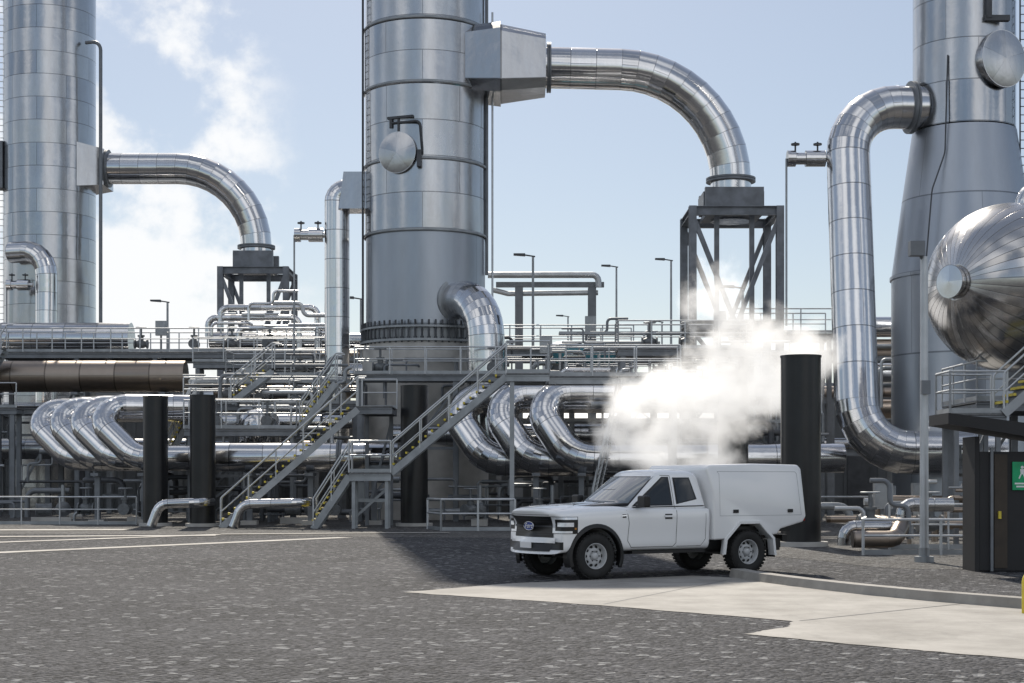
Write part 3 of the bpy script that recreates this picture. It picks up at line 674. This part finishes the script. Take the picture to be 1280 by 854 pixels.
for x in (.35,4.0): fin(M().ibeam((x,80,0),(x,80,11.3),.4,.4),'column',GREYST,e)
fin(M().beam((-.8,80,11.45),(4.6,80,11.45),.3,.25),'beam',GREYST,e)
fin(M().tube(fillet([(-1.2,79.7,11.9),(4.3,79.7,11.9),(4.3,79.7,11.3)],.3,None,4),.16,12),'pipe',GALVL,e)
fin(M().tube(fillet([(-1.0,80,11.2),(-.2,80,11.0),(4.3,80,11.05)],.3,None,4),.13,12),'pipe',GALVL,e)
CORR=simple('corrugated_wall_sheet',(.12,.13,.14),.6,.2,.12,1)
def shed(x0,x1,y0,y1,h,label):
    e=thing('plant_building',((x0+x1)/2,(y0+y1)/2,0),label,'building')
    m=M().box(((x0+x1)/2,(y0+y1)/2,h/2),(x1-x0,y1-y0,h))
    k=int((x1-x0)/.6)
    for i in range(k): m.box((x0+.3+i*.6,y0-.03,h/2),(.2,.06,h-.1))
    fin(m,'wall',CORR,e)
    fin(M().hexa([(x0-.3,y0-.3,h),(x1+.3,y0-.3,h),(x1+.3,y1+.3,h),(x0-.3,y1+.3,h),(x0-.3,(y0+y1)/2-.2,h+1),(x1+.3,(y0+y1)/2-.2,h+1),(x1+.3,(y0+y1)/2+.2,h+1),(x0-.3,(y0+y1)/2+.2,h+1)]),'roof',GREYST,e)
    for i in range(3):
        x=x0+(x1-x0)*(.2+.3*i); fin(M().box((x,y0-.08,1.6),(1.6,.08,3.2)),'door',DARKST,e)
shed(-50,-18,88.5,98,5.2,'low grey corrugated plant building behind the pipework')
shed(13,40,84,94,5.6,'low grey corrugated plant building behind the pipework')
shed(-17,11,86,96,5.0,'long grey corrugated plant building behind the pipework')
for x,y,r,z in ((3.4,100,1.5,9.5),(6.5,103,1.3,9.2),(13.6,97,1.6,9.0)):
    e=thing('process_vessel',(x,y,0),'upright domed steel process vessel','vessel','upright process vessels')
    fin(M().lathe((x,y,0),(0,0,1),[(r,i*z/6) for i in range(7)]+[(r*.9,z+.4),(r*.6,z+.75),(.01,z+.9)],32),'vessel_shell',DULL,e)
e=thing('storage_drum',(3.2,70,6.9),'small teal horizontal drum on deck','drum'); fin(M().lathe((1.8,70,7.2),(1,0,0),[(.2,0),(.42,.15),(.42,2.6),(.2,2.75)],20),'drum_shell',TEAL,e); fin(M().box((3.2,70,6.6),(2,.5,.3)),'saddle',GREYST,e)
e=thing('process_vessel',(-10.2,64.5,0),'short pale domed vessel on steel legs','vessel','upright process vessels')
fin(M().lathe((-10.2,64.5,0),(0,0,1),[(.5,2.6),(.85,2.9),(.85,4.0),(.75,4.3),(.45,4.5),(.01,4.6)],28,split=False),'vessel_shell',SHINY,e)
for a in range(4): fin(M().tube([(-10.2+.7*math.cos(a*1.57+.78),64.5+.7*math.sin(a*1.57+.78),0),(-10.2+.7*math.cos(a*1.57+.78),64.5+.7*math.sin(a*1.57+.78),3)],.07,8),'leg',GREYST,e)
# ---------------------------------------------------------------- lamps
def lamp(x,y,h,label='slim street lamp with flat head',r=.07,L=.9):
    e=thing('street_lamp',(x,y,0),label,'street lamp','slim street lamps')
    fin(M().tube([(x,y,0),(x,y,h)],[r*1.3,r*.8],10),'pole',GALV,e)
    m=M().beam((x+.1,y,h+.02),(x-L*.45,y,h+.1),.07,.06); m.hexa([(x-L,y-.14,h+.08),(x-L*.4,y-.14,h+.04),(x-L*.4,y+.14,h+.04),(x-L,y+.14,h+.08),(x-L,y-.12,h+.16),(x-L*.4,y-.12,h+.16),(x-L*.4,y+.12,h+.16),(x-L,y+.12,h+.16)])
    fin(m,'lamp_head',DARKST,e)
lamp(.97,74,12.0); lamp(6.2,95,14.3); lamp(8.95,90,14.0); lamp(4.2,120,13.9); lamp(-18.3,85,11.1); lamp(-7.55,80,10.7)
lamp(10.5,112,12.7); lamp(9.8,68,9.8)
e=thing('flood_light_mast',(8.5,33,0),'tall pale steel mast with floodlight on gravel','light mast')
fin(M().tube([(8.5,33,.1),(8.5,33,6.3)],[.095,.075],16),'pole',GALVL,e)
fin(M().lathe((8.5,33,0),(0,0,1),[(.2,0),(.2,.12),(.11,.12),(.11,.3)],16),'base_plate',GALV,e)
m=M().box((8.32,32.9,6.45),(.3,.22,.3)); m.tube([(8.5,33,6.2),(8.4,32.95,6.35)],.04,8); fin(m,'flood_lamp',GREYST,e)
fin(M().box((8.5,32.88,3.6),(.18,.1,.28)),'junction_box',GREYST,e)
# ---------------------------------------------------------------- shelter
SH=simple('shelter_dark_panel',(.018,.018,.020),.6,0,.3,2)
GREEN=simple('sign_green',(.0,.38,.15),.4); WHT=simple('sign_white',(.85,.85,.85),.4,0,.03)
e=thing('equipment_shelter',(9.8,30.4,0),'small dark lean-to equipment shelter with sloping overhanging roof','shelter')
fin(M().hexa([(7.95,29.15,2.72),(11.8,29.15,2.10),(11.8,30.5,2.10),(7.95,30.5,2.72),(7.95,29.15,2.92),(11.8,29.15,2.42),(11.8,30.5,2.42),(7.95,30.5,2.92)]),'roof',SH,e)
fin(M().box((10.6,30.42,1.08),(3.9,.06,2.14)),'back_wall',SH,e)
fin(M().box((8.60,29.98,1.25),(.09,.8,2.5)),'side_wall',SH,e)
fin(M().box((10.25,29.62,1.12),(3.2,.08,2.2)),'front_panel',SH,e)
fin(M().box((8.86,29.55,1.15),(.05,.05,2.28)),'door_post',GREYST,e)
fin(M().box((9.03,29.565,1.12),(.24,.03,2.1)),'door',simple('door_timber',(.05,.038,.028),.6),e)
fin(M().box((9.0,29.53,1.05),(.05,.05,.14)),'latch',YEL,e)
sg=thing('safety_sign',(9.42,29.5,1.55),'green safety sign with white symbol on shelter wall','sign')
fin(M().box((9.42,29.55,1.77),(.36,.02,.52)),'sign_board',GREEN,sg)
m=M().lathe((9.42,29.539,1.93),(0,-1,0),[(.028,0),(.028,.006)],16)
m.hexa([(9.39,29.533,1.80),(9.45,29.533,1.80),(9.45,29.539,1.80),(9.39,29.539,1.80),(9.38,29.533,1.895),(9.46,29.533,1.895),(9.46,29.539,1.895),(9.38,29.539,1.895)])
m.beam((9.395,29.536,1.80),(9.36,29.536,1.72),.006,.026); m.beam((9.445,29.536,1.80),(9.475,29.536,1.72),.006,.026)
m.box((9.42,29.536,1.63),(.28,.006,.03)); m.box((9.42,29.536,1.575),(.22,.006,.03))
fin(m,'sign_symbol',WHT,sg)
e=thing('yellow_hoop_barrier',(6.55,20,0),'bent yellow steel hoop barrier beside the driveway','barrier')
fin(M().tube(fillet([(6.50,20.3,0),(6.50,20.3,.52),(7.3,20.4,.52),(7.3,20.4,0)],.12,None,5),.033,12),'hoop',YEL,e)
# ---------------------------------------------------------------- steam
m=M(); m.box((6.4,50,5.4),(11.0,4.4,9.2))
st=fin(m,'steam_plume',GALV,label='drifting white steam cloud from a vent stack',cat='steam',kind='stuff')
sm=bpy.data.materials.new('steam_volume'); sm.use_nodes=True; nt=sm.node_tree
for n in list(nt.nodes):
    if n.type=='BSDF_PRINCIPLED': nt.nodes.remove(n)
out=[n for n in nt.nodes if n.type=='OUTPUT_MATERIAL'][0]
pv=N(nt,'ShaderNodeVolumePrincipled'); pv.inputs['Color'].default_value=(1,1,1,1); pv.inputs['Anisotropy'].default_value=.45
gm=N(nt,'ShaderNodeNewGeometry'); P=gm.outputs['Position']
tot=None
for cx,cy,cz,rx,ry,rz,k_ in ((4.3,50,4.0,2.2,1.7,1.5,1.1),(6.4,50,4.4,2.7,1.8,1.8,1.1),(8.3,50,5.0,1.9,1.5,1.5,1.1),(4.0,50,3.0,1.7,1.5,1.3,1),(5.6,50,2.4,2.2,1.5,1.2,1),(6.4,50,7.0,1.4,1.3,2.4,.66),(9.3,50,5.8,1.4,1.3,1.2,1),(7.6,50,6.2,1.7,1.3,1.3,.85)):
    mp=N(nt,'ShaderNodeMapping'); mp.inputs['Location'].default_value=(-cx/rx,-cy/ry,-cz/rz); mp.inputs['Scale'].default_value=(1/rx,1/ry,1/rz)
    nt.links.new(P,mp.inputs[0]); l=N(nt,'ShaderNodeVectorMath',operation='LENGTH'); nt.links.new(mp.outputs[0],l.inputs[0])
    o=math_(nt,'MULTIPLY',math_(nt,'MAXIMUM',math_(nt,'SUBTRACT',1,l.outputs['Value']),0),k_); tot=o if tot is None else math_(nt,'ADD',tot,o)
nz=noise(nt,1.0,7,P,.64)
d=math_(nt,'SUBTRACT',math_(nt,'MINIMUM',tot,.66),math_(nt,'MULTIPLY_ADD',math_(nt,'SUBTRACT',nz,.5),2.6,.19))
d=math_(nt,'MULTIPLY',math_(nt,'MAXIMUM',d,0),1.75); d=math_(nt,'MULTIPLY',d,smooth(nt,tot,.0,.15))
nt.links.new(d,pv.inputs['Density'])
pv.inputs['Emission Color'].default_value=(1,.985,.965,1); nt.links.new(math_(nt,'MULTIPLY',d,.50),pv.inputs['Emission Strength'])  # glow added inside the steam, standing in for multiply scattered light
nt.links.new(pv.outputs[0],out.inputs['Volume'])
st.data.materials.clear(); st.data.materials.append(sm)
# ---------------------------------------------------------------- TRUCK (local: x forward, y left, z up)
TR=thing('utility_truck',(.975,27.975,.006),'white extended-cab utility truck with white service canopy, parked','truck')
TR.rotation_euler=(0,0,math.radians(210))
def paintm():
    m,nt,b=newmat('white_car_paint'); co=objco(nt)
    z=N(nt,'ShaderNodeSeparateXYZ'); nt.links.new(co,z.inputs[0])
    low=smooth(nt,math_(nt,'ADD',z.outputs[2],math_(nt,'MULTIPLY',noise(nt,3,5,co),.3)),.9,.45)
    c=mix(nt,math_(nt,'MULTIPLY',low,.12),(.88,.89,.90),(.45,.41,.36))
    nt.links.new(c,b.inputs['Base Color']); b.inputs['Roughness'].default_value=.3
    b.inputs['Coat Weight'].default_value=1; b.inputs['Coat Roughness'].default_value=.02; return m
PAINT=paintm(); PLAS=simple('black_plastic_trim',(.010,.010,.011),.42,0,.15,8); RUB=simple('tyre_rubber',(.018,.018,.018),.75,0,.35,9,.2)
RIMM=simple('white_steel_wheel',(.50,.51,.52),.4,.1,.1,8); CHR=simple('chrome_trim',(.75,.75,.77),.15,1,.05)
def glassm(name,base,ior):
    m,nt,b=newmat(name); b.inputs['Base Color'].default_value=(*base,1); b.inputs['Roughness'].default_value=.03
    b.inputs['Coat Weight'].default_value=.6; b.inputs['Coat Roughness'].default_value=.01; b.inputs['IOR'].default_value=ior; return m
GL=glassm('tinted_glass',(.012,.016,.019),1.5); GLW=glassm('windscreen_glass',(.10,.125,.145),2.1)
LENS=simple('headlight_lens',(.85,.88,.92),.08,.1,.1,14,0,1); RED=simple('red_lens',(.4,.01,.01),.2); AMB=simple('amber_lens',(.45,.20,.04),.2)
SEAM=simple('panel_gap',(.02,.02,.02),.7); SEAML=simple('fine_panel_gap',(.30,.31,.32),.7); BLUE=simple('emblem_blue',(.01,.05,.28),.2,0,.05)
OCT=[math.radians(22.5+45*i) for i in range(8)]
def bake(ob,cuts=(),sub=0):
    if sub:
        s_=ob.modifiers.new('s','SUBSURF'); s_.levels=sub; s_.render_levels=sub
    cs=[]
    for (x,z,r,octo) in cuts:
        if octo:
            cme=M(); cme.v=[V((x+r*1.08*math.cos(a),y,z+r*1.02*math.sin(a))) for y in (-1.3,1.3) for a in OCT]
            cme.face(range(8)); cme.face(range(8,16))
            for i in range(8): cme.face((i,(i+1)%8,8+(i+1)%8,8+i))
        else: cme=M().lathe((x,-1.3,z),(0,1,0),[(r,0),(r,2.6)],56)
        c=fin(cme,'cut',GALV,local=True); cs.append(c)
        bm=bmesh.new(); bm.from_mesh(c.data); bmesh.ops.remove_doubles(bm,verts=bm.verts,dist=1e-5); bmesh.ops.recalc_face_normals(bm,faces=bm.faces); bm.to_mesh(c.data); bm.free()
        md=ob.modifiers.new('b','BOOLEAN'); md.object=c; md.operation='DIFFERENCE'; md.solver='EXACT'
    par=ob.parent; ob.parent=None; loc=ob.location.copy(); ob.location=(0,0,0)
    bpy.context.view_layer.update()
    me=bpy.data.meshes.new_from_object(ob.evaluated_get(bpy.context.evaluated_depsgraph_get()))
    ob.modifiers.clear(); ob.data=me
    for c in cs: bpy.data.objects.remove(c)
    ob.parent=par; ob.location=loc
    return BVHTree.FromPolygons([v.co for v in me.vertices],[p.vertices for p in me.polygons])
def loft(stations):
    m=M(); L=[]
    for sec_ in stations: L.append(len(m.v)); m.v+=sec_
    n=len(stations[0])
    for i in range(len(L)-1):
        for j in range(n): m.face((L[i]+j,L[i]+(j+1)%n,L[i+1]+(j+1)%n,L[i+1]+j),None,True)
    m.face(range(L[0],L[0]+n),None,True); m.face(range(L[-1],L[-1]+n),None,True); return m
def bsec(x,Wd,zb,zs,zt,cr=.03):
    # bonnet carries a raised centre with a crease inboard of each wing
    h=[(.35,zb),(.74,zb),(Wd-.045,zb+.03),(Wd-.015,zb+.14),(Wd-.022,.72),(Wd+.006,.96),(Wd,zs-.05),(Wd-.035,zs),(Wd-.15,zt-.022),(Wd-.27,zt-.030),(.52,zt+cr*.5)]
    pts=[(0,zb)]+h+[(0,zt+cr*.7)]+[(-a,b) for a,b in h[::-1]]
    out=[]
    for y,z in pts:
        f=max(0,min(1,(x-.25)/.6)); out.append(V((x-.30*f*(abs(y)/.93)**2.6-.05*f*max(0,(z-.85))*1.8,y,z)))
    return out
S=[bsec(.88,.84,.46,1.03,1.10),bsec(.90,.87,.43,1.05,1.13),bsec(.90,.895,.43,1.09,1.17),bsec(.82,.915,.44,1.12,1.20),bsec(.5,.935,.45,1.15,1.235),bsec(.1,.94,.46,1.165,1.255),bsec(-.3,.935,.46,1.18,1.265),bsec(-.55,.935,.45,1.19,1.27),bsec(-.9,.935,.45,1.20,1.23),bsec(-1.5,.935,.45,1.20,1.21),bsec(-2.1,.935,.45,1.20,1.21),bsec(-2.40,.93,.45,1.20,1.21),bsec(-2.42,.925,.46,1.19,1.20)]
body=fin(loft(S),'body',PAINT,TR,local=True,recalc=True); bvb=bake(body,[(0,.40,.485,False)],2)
def gl(t,ins=0,dz=0):
    xc=-.36-.90*t-ins; xk=-.68-.74*t-ins*.8; hf=.83-.15*t-ins; hr=.87-.16*t-ins; xr_=-2.40+.10*t+ins; z=1.17+.61*t+dz
    half=[(xc,0),(xc-.015,hf*.35),(xc-.07,hf*.65),(xk+.05,hf*.90),(xk-.0,hf*.985),(xk-.09,hf+.005),((xk+xr_)/2,(hf+hr)/2+.015),(xr_+.1,hr),(xr_+.02,hr-.03),(xr_,hr-.12),(xr_,0)]
    return [V((x,y,z)) for x,y in half]+[V((x,-y,z)) for x,y in half[-2:0:-1]]
G=[gl(0),gl(.03),gl(.5),gl(.93),gl(1.0,.012,.0),gl(1.0,.05,.045),gl(1.0,.16,.085),gl(1,.38,.10)]
cab=fin(loft(G),'cab_roof',PAINT,TR,local=True,recalc=True); bvc=bake(cab,(),2)
def hit(o,d):
    best=None
    for b in (bvb,bvc):
        l,nm,i,dd=b.ray_cast(V(o),V(d).normalized())
        if l is not None and (best is None or dd<best[0]): best=(dd,l,nm)
    return best
def side(x,z,s_=1,off=.004):
    h=hit((x,2*s_,z),(0,-s_,0)); return (h[1]+V((0,s_*off,0))) if h else V((x,.93*s_,z))
def front(y,z,off=.005,x=2):
    for k_ in range(8):
        h=hit((x,y*(1-.02*k_),z+.01*k_),(-1,0,0))
        if h and h[1].x>-2: return V((h[1].x+off,y,z))
    return V((.75,y,z))
def polar(phi,z,s_=1,off=.006):
    o=V((.15,.3*s_,z)); d=V((math.cos(phi),math.sin(phi)*s_,0)); h=hit(o+d*2,-d); return (h[1]+d*off) if h else o+d*.6
def grid(fn,us,vs_,mat,name,par=TR,sm=True,label=None):
    m=M(); n=len(vs_)
    for u in us:
        for v in vs_: m.v.append(fn(u,v))
    for i in range(len(us)-1):
        for j in range(n-1): m.face((i*n+j,i*n+j+1,(i+1)*n+j+1,(i+1)*n+j),None,sm)
    return fin(m,name,mat,par,local=True,label=label)
def lin(a,b,k): return [a+(b-a)*i/k for i in range(k+1)]
def sidepoly(pts,s_,mat,name,off,par=TR):
    A,B,C,D=pts
    def fn(u,v):
        x=(A[0]*(1-u)+B[0]*u)*(1-v)+(D[0]*(1-u)+C[0]*u)*v; z=(A[1]*(1-u)+B[1]*u)*(1-v)+(D[1]*(1-u)+C[1]*u)*v
        return side(x,z,s_,off)
    return grid(fn,lin(0,1,8),lin(0,1,6),mat,name,par)
def sideline(pts,s_,wd,mat,name,off=.003):
    m=M()
    for (x0,z0),(x1,z1) in zip(pts,pts[1:]):
        L=math.hypot(x1-x0,z1-z0); k=max(1,int(L/.06)); nx,nz=-(z1-z0)/L*wd/2,(x1-x0)/L*wd/2
        for i in range(k):
            q=[]
            for t,sg_ in ((i/k,-1),((i+1)/k,-1),((i+1)/k,1),(i/k,1)):
                q.append(side(x0+(x1-x0)*t+nx*sg_,z0+(z1-z0)*t+nz*sg_,s_,off))
            b=len(m.v); m.v+=q; m.face((b,b+1,b+2,b+3))
    return fin(m,name,mat,TR,local=True)
for s_ in (1,-1):
    sidepoly([(-.80,1.235),(-1.64,1.245),(-1.64,1.745),(-1.50,1.745)],s_,PLAS,'window_frame',.003)
    sidepoly([(-.88,1.255),(-1.61,1.26),(-1.61,1.725),(-1.51,1.725)],s_,GL,'side_window',.008)
    sidepoly([(-1.72,1.265),(-2.18,1.35),(-2.08,1.735),(-1.72,1.735)],s_,PLAS,'window_frame',.003)
    sidepoly([(-1.75,1.285),(-2.14,1.365),(-2.06,1.715),(-1.75,1.715)],s_,GL,'side_window',.008)
    sideline([(-.62,1.17),(-.66,.95),(-.64,.64),(-.72,.53),(-1.60,.53),(-1.66,.59),(-1.67,1.22),(-1.67,1.765),(-1.48,1.77)],s_,.009,SEAM,'door_gap')
    sideline([(-2.30,1.1),(-2.30,.65),(-2.2,.53),(-1.68,.53)],s_,.007,SEAM,'door_gap')
    sideline([(-.80,1.215),(-2.34,1.235)],s_,.02,PLAS,'belt_trim')
    m=M(); m.box(side(-1.50,1.06,s_,.02),(.20,.03,.035)); m.box(side(-1.49,1.055,s_,.0),(.15,.012,.09),1)
    fin(m,'door_handle',[PAINT,SEAM],TR,local=True)
    sideline([(-.52,1.07),(-.60,1.07)],s_,.06,PLAS,'fender_vent',.006)
    sideline([(-.50,1.075),(-.60,1.08)],s_,.02,CHR,'fender_badge',.012)
    m=M(); k=26; A=lin(math.radians(-20),math.radians(202),k)
    prof=[(.470,.84),(.470,.955),(.482,.970),(.53,.960),(.555,.928),(.555,.80)]
    def sh(a,r,y):
        xx=r*math.cos(a); f=max(0,min(1,(xx-.25)/.6)); return V((xx,(y-.13*f)*s_,.40+r*math.sin(a)))
    for a0,a1 in zip(A,A[1:]):
        for (r0,y0),(r1,y1) in zip(prof,prof[1:]):
            b=len(m.v); m.v+=[sh(a0,r0,y0),sh(a1,r0,y0),sh(a1,r1,y1),sh(a0,r1,y1)]; m.face((b,b+1,b+2,b+3),None,True)
    fin(m,'wheel_arch_flare',PLAS,TR,local=True,recalc=True)
    m=M().box((-.88,1.06*s_,1.32),(.13,.24,.20)); m.box((-.86,.92*s_,1.25),(.08,.12,.06))
    mo=fin(m,'wing_mirror',PLAS,TR,local=True); bv=mo.modifiers.new('bevel','BEVEL'); bv.width=.035; bv.segments=3
    fin(M().box((-1.5,.86*s_,.44),(1.55,.14,.05)),'side_step',PLAS,TR,local=True)
    grid(lambda p,z:polar(p,z,s_,.008),lin(math.radians(29),math.radians(70),12),lin(.78,1.07,5),PLAS,'headlight_housing')
    grid(lambda p,z:polar(p,z,s_,.013),lin(math.radians(40),math.radians(64),12),lin(.90,.97,3),LENS,'headlight')
    grid(lambda p,z:polar(p,z,s_,.015),lin(math.radians(30),math.radians(69),12),lin(1.02,1.062,2),LENS,'running_light')
    grid(lambda p,z:polar(p,z,s_,.014),lin(math.radians(30),math.radians(36),3),lin(.79,1.02,3),LENS,'running_light')
    grid(lambda p,z:polar(p,z,s_,.015),lin(math.radians(30),math.radians(62),8),lin(.79,.828,2),LENS,'running_light')
    grid(lambda p,z:polar(p,z,s_,.016),lin(math.radians(65),math.radians(68),4),lin(.85,.885,2),AMB,'indicator_lens')
    grid(lambda p,z:polar(p,z,s_,.012),lin(math.radians(26),math.radians(50),8),lin(.51,.64,3),PLAS,'fog_lamp_bezel')
def ws(u,v):
    z=1.25+.49*v; hw=(.74-.115*v)*u; return front(hw,z,.006)
grid(lambda u,v:ws(u*1.035,v*1.05-.02)-V((.003,0,0)),lin(-1,1,22),lin(0,1,10),PLAS,'windscreen_surround')
grid(ws,lin(-1,1,22),lin(0,1,10),GLW,'windscreen')
for y0 in (.45,-.15):
    pts=[front(y0-t*.5,1.26+.05*t,.02) for t in lin(0,1,6)]; fin(M().tube(pts,.008,6),'wiper',PLAS,TR,local=True)
gr=grid(lambda y,z:front(y,z,.010),lin(-.63,.63,20),lin(.71,1.07,8),PLAS,'grille')
grid(lambda y,z:front(y,z,.030),lin(-.61,.61,20),lin(.885,.915,1),DARKST,'grille_bar')
for zz in (.755,.80,.975,1.02): grid(lambda y,z:front(y,z,.016),lin(-.56,.56,20),lin(zz,zz+.006,1),DARKST,'grille_slat')
grid(lambda y,z:front(y,z,.035-1.6*(z-.665)**2),lin(-.72,.72,24),lin(.62,.71,4),PAINT,'bumper_bar')
grid(lambda y,z:front(y,z,.015),lin(-.62,.62,20),lin(.48,.62,4),PLAS,'lower_grille')
p=front(0,.90,.036); k=32; m=M(); m.v=[p+V((.004,.165*math.cos(2*math.pi*i/k),.072*math.sin(2*math.pi*i/k))) for i in range(k)]; m.face(range(k))
em=fin(m,'emblem',BLUE,TR,local=True)
m=M().tube([p+V((.004,.165*math.cos(2*math.pi*i/k),.072*math.sin(2*math.pi*i/k))) for i in range(k+1)],.006,6,False); fin(m,'emblem_rim',CHR,em,local=True)
tcu=bpy.data.curves.new('t','FONT'); tcu.body='Ford'; tcu.size=.125; tcu.shear=.25; tcu.space_character=1.08; tcu.align_x='CENTER'; tcu.align_y='CENTER'; tcu.extrude=.001; tcu.offset=.0012
to=bpy.data.objects.new('t',tcu); col.objects.link(to); bpy.context.view_layer.update()
tm=bpy.data.meshes.new_from_object(to.evaluated_get(bpy.context.evaluated_depsgraph_get())); bpy.data.objects.remove(to)
tm.transform(Matrix.Translation(p+V((.010,0,0)))@Matrix.Rotation(math.pi/2,4,'Z')@Matrix.Rotation(math.pi/2,4,'X'))
tm.materials.clear(); tm.materials.append(WHT); tx=bpy.data.objects.new('emblem_lettering',tm); col.objects.link(tx); tx.parent=em
p=front(0,.60,.035); fin(M().box((p.x+.01,0,.575),(.012,.36,.10)),'number_plate',WHT,TR,local=True)
grid(lambda y,z:front(y,z,.004),lin(-.62,.62,16),lin(1.092,1.099,1),SEAM,'bonnet_gap')
# canopy
pro=[(-2.46,.62),(-2.46,1.45),(-2.32,1.89),(-2.40,1.955),(-3.4,1.985),(-4.42,1.97),(-4.50,1.90),(-4.58,1.02),(-4.50,.92),(-3.98,.80),(-3.90,.70)]
def cw(z): return .955-.055*max(0,(z-1.1)/.85)
m=M(); n=len(pro)
for s_ in (1,-1): m.v+=[V((x,cw(z)*s_,z)) for x,z in pro]
m.face(range(n)); m.face(range(n,2*n)[::-1])
for i in range(n): m.face((i,(i+1)%n,n+(i+1)%n,n+i))
can=fin(m,'canopy',PAINT,TR,local=True,recalc=True)
bvm=can.modifiers.new('bevel','BEVEL'); bvm.width=.04; bvm.segments=3; bvm.limit_method='ANGLE'; bvm.angle_limit=math.radians(40)
bvcan=bake(can,[(-3.27,.42,.51,True)],0)
for o_,ang in ((can,30),(body,50)):
    me=o_.data
    me.polygons.foreach_set('use_smooth',[True]*len(me.polygons))
    bm=bmesh.new(); bm.from_mesh(me)
    for ed in bm.edges:
        if len(ed.link_faces)==2: ed.smooth=ed.calc_face_angle(0)<math.radians(ang)
    bm.to_mesh(me); bm.free()
bvb=bvcan; bvc=bvcan
for s_ in (1,-1):
    sideline([(-2.60,1.05),(-2.60,1.80),(-2.56,1.84),(-4.34,1.84),(-4.38,1.80),(-4.46,1.05),(-2.60,1.05)],s_,.006,SEAML,'canopy_door_gap',.002)
    for hx in (-2.95,-4.2):
        p=side(hx,1.13,s_,.012); fin(M().box(p,(.11,.02,.06)),'canopy_latch',PLAS,TR,local=True)
    m=M().box((-4.57,.80*s_,1.0),(.03,.2,.12)); fin(m,'tail_light',RED,TR,local=True)
    m=M(); A=[math.radians(a) for a in (-6,22.5,67.5,112.5,157.5,190)]
    prof=[(.515,.80),(.515,.966),(.565,.966),(.572,.93)]
    for a0,a1 in zip(A,A[1:]):
        for (r0,y0),(r1,y1) in zip(prof,prof[1:]):
            b=len(m.v)
            for a,r,y in ((a0,r0,y0),(a1,r0,y0),(a1,r1,y1),(a0,r1,y1)): m.v.append(V((-3.27+r*1.08*math.cos(a),y*s_,.42+r*1.02*math.sin(a))))
            m.face((b,b+1,b+2,b+3))
    fin(m,'wheel_arch_flare',PAINT,TR,local=True,recalc=True)
m=M().box((-1.9,0,.52),(4.8,1.1,.16)); m.box((-1.9,.42,.46),(4.9,.09,.14)); m.box((-1.9,-.42,.46),(4.9,.09,.14)); m.box((-3.27,0,.38),(.12,1.4,.12)); m.box((0,0,.38),(.12,1.4,.12)); m.box((-3.3,0,.80),(2.1,1.5,.1)); m.box((-4.40,0,.62),(.12,1.1,.12))
fin(m,'chassis',PLAS,TR,local=True)
for s_ in (1,-1):
    for x in (-.52,-3.86): fin(M().box((x,.80*s_,.44),(.015,.24,.30)),'mud_flap',PLAS,TR,local=True)
fin(M().tube([(-1.0,-.62,1.7),(-1.05,-.64,2.1)],.006,6),'antenna',PLAS,TR,local=True)
def wheel(x,y):
    s_=1 if y>0 else -1
    e=bpy.data.objects.new('wheel',None); e.empty_display_size=.2; col.objects.link(e); e.parent=TR; e.location=(x,y,.395); W[e.name]=V((x,y,.395))
    m=M().lathe((0,0,0),(0,s_,0),[(.215,-.12),(.30,-.135),(.358,-.13),(.390,-.10),(.395,-.05),(.395,.05),(.390,.10),(.358,.13),(.30,.138),(.235,.125),(.205,.10)],48,split=False,caps=False)
    for i in range(36):
        a=2*math.pi*i/36
        for q in (-1,1):
            c=V((.393*math.cos(a+q*.04),q*s_*.085,.393*math.sin(a+q*.04)))
            t=V((-math.sin(a),0,math.cos(a)))*.02; u=V((0,.045,0)); nrm=V((math.cos(a),0,math.sin(a)))*.008
            m.hexa([c-t-u-nrm,c+t-u-nrm,c+t+u-nrm,c-t+u-nrm,c-t-u+nrm,c+t-u+nrm,c+t+u+nrm,c-t+u+nrm])
    fin(m,'tyre',RUB,e,local=True)
    m=M().lathe((0,0,0),(0,s_,0),[(.222,-.1),(.216,.08),(.224,.116),(.214,.120),(.202,.09),(.196,.03),(.182,.015),(.150,.045),(.105,.070),(.080,.055),(.075,.03)],40,split=False,caps=False)
    m.lathe((0,0,0),(0,s_,0),[(.08,.03),(.065,.035),(.06,.095),(.045,.105),(.001,.106)],24,split=False,caps=False)
    for i in range(10):
        a=2*math.pi*i/10; c=V((.163*math.cos(a),s_*.036,.163*math.sin(a)))
        m.lathe(c,V((0,s_,0))+V((math.cos(a),0,math.sin(a)))*.75,[(.030,0),(.030,.006)],12,mi=1)
    for i in range(6):
        a=2*math.pi*i/6; c=V((.092*math.cos(a),s_*.06,.092*math.sin(a))); m.lathe(c,(0,s_,0),[(.010,0),(.010,.022)],6,mi=1)
    fin(m,'rim',[RIMM,SEAM],e,local=True)
for x in (0,-3.27):
    for y in (.79,-.79): wheel(x,y)
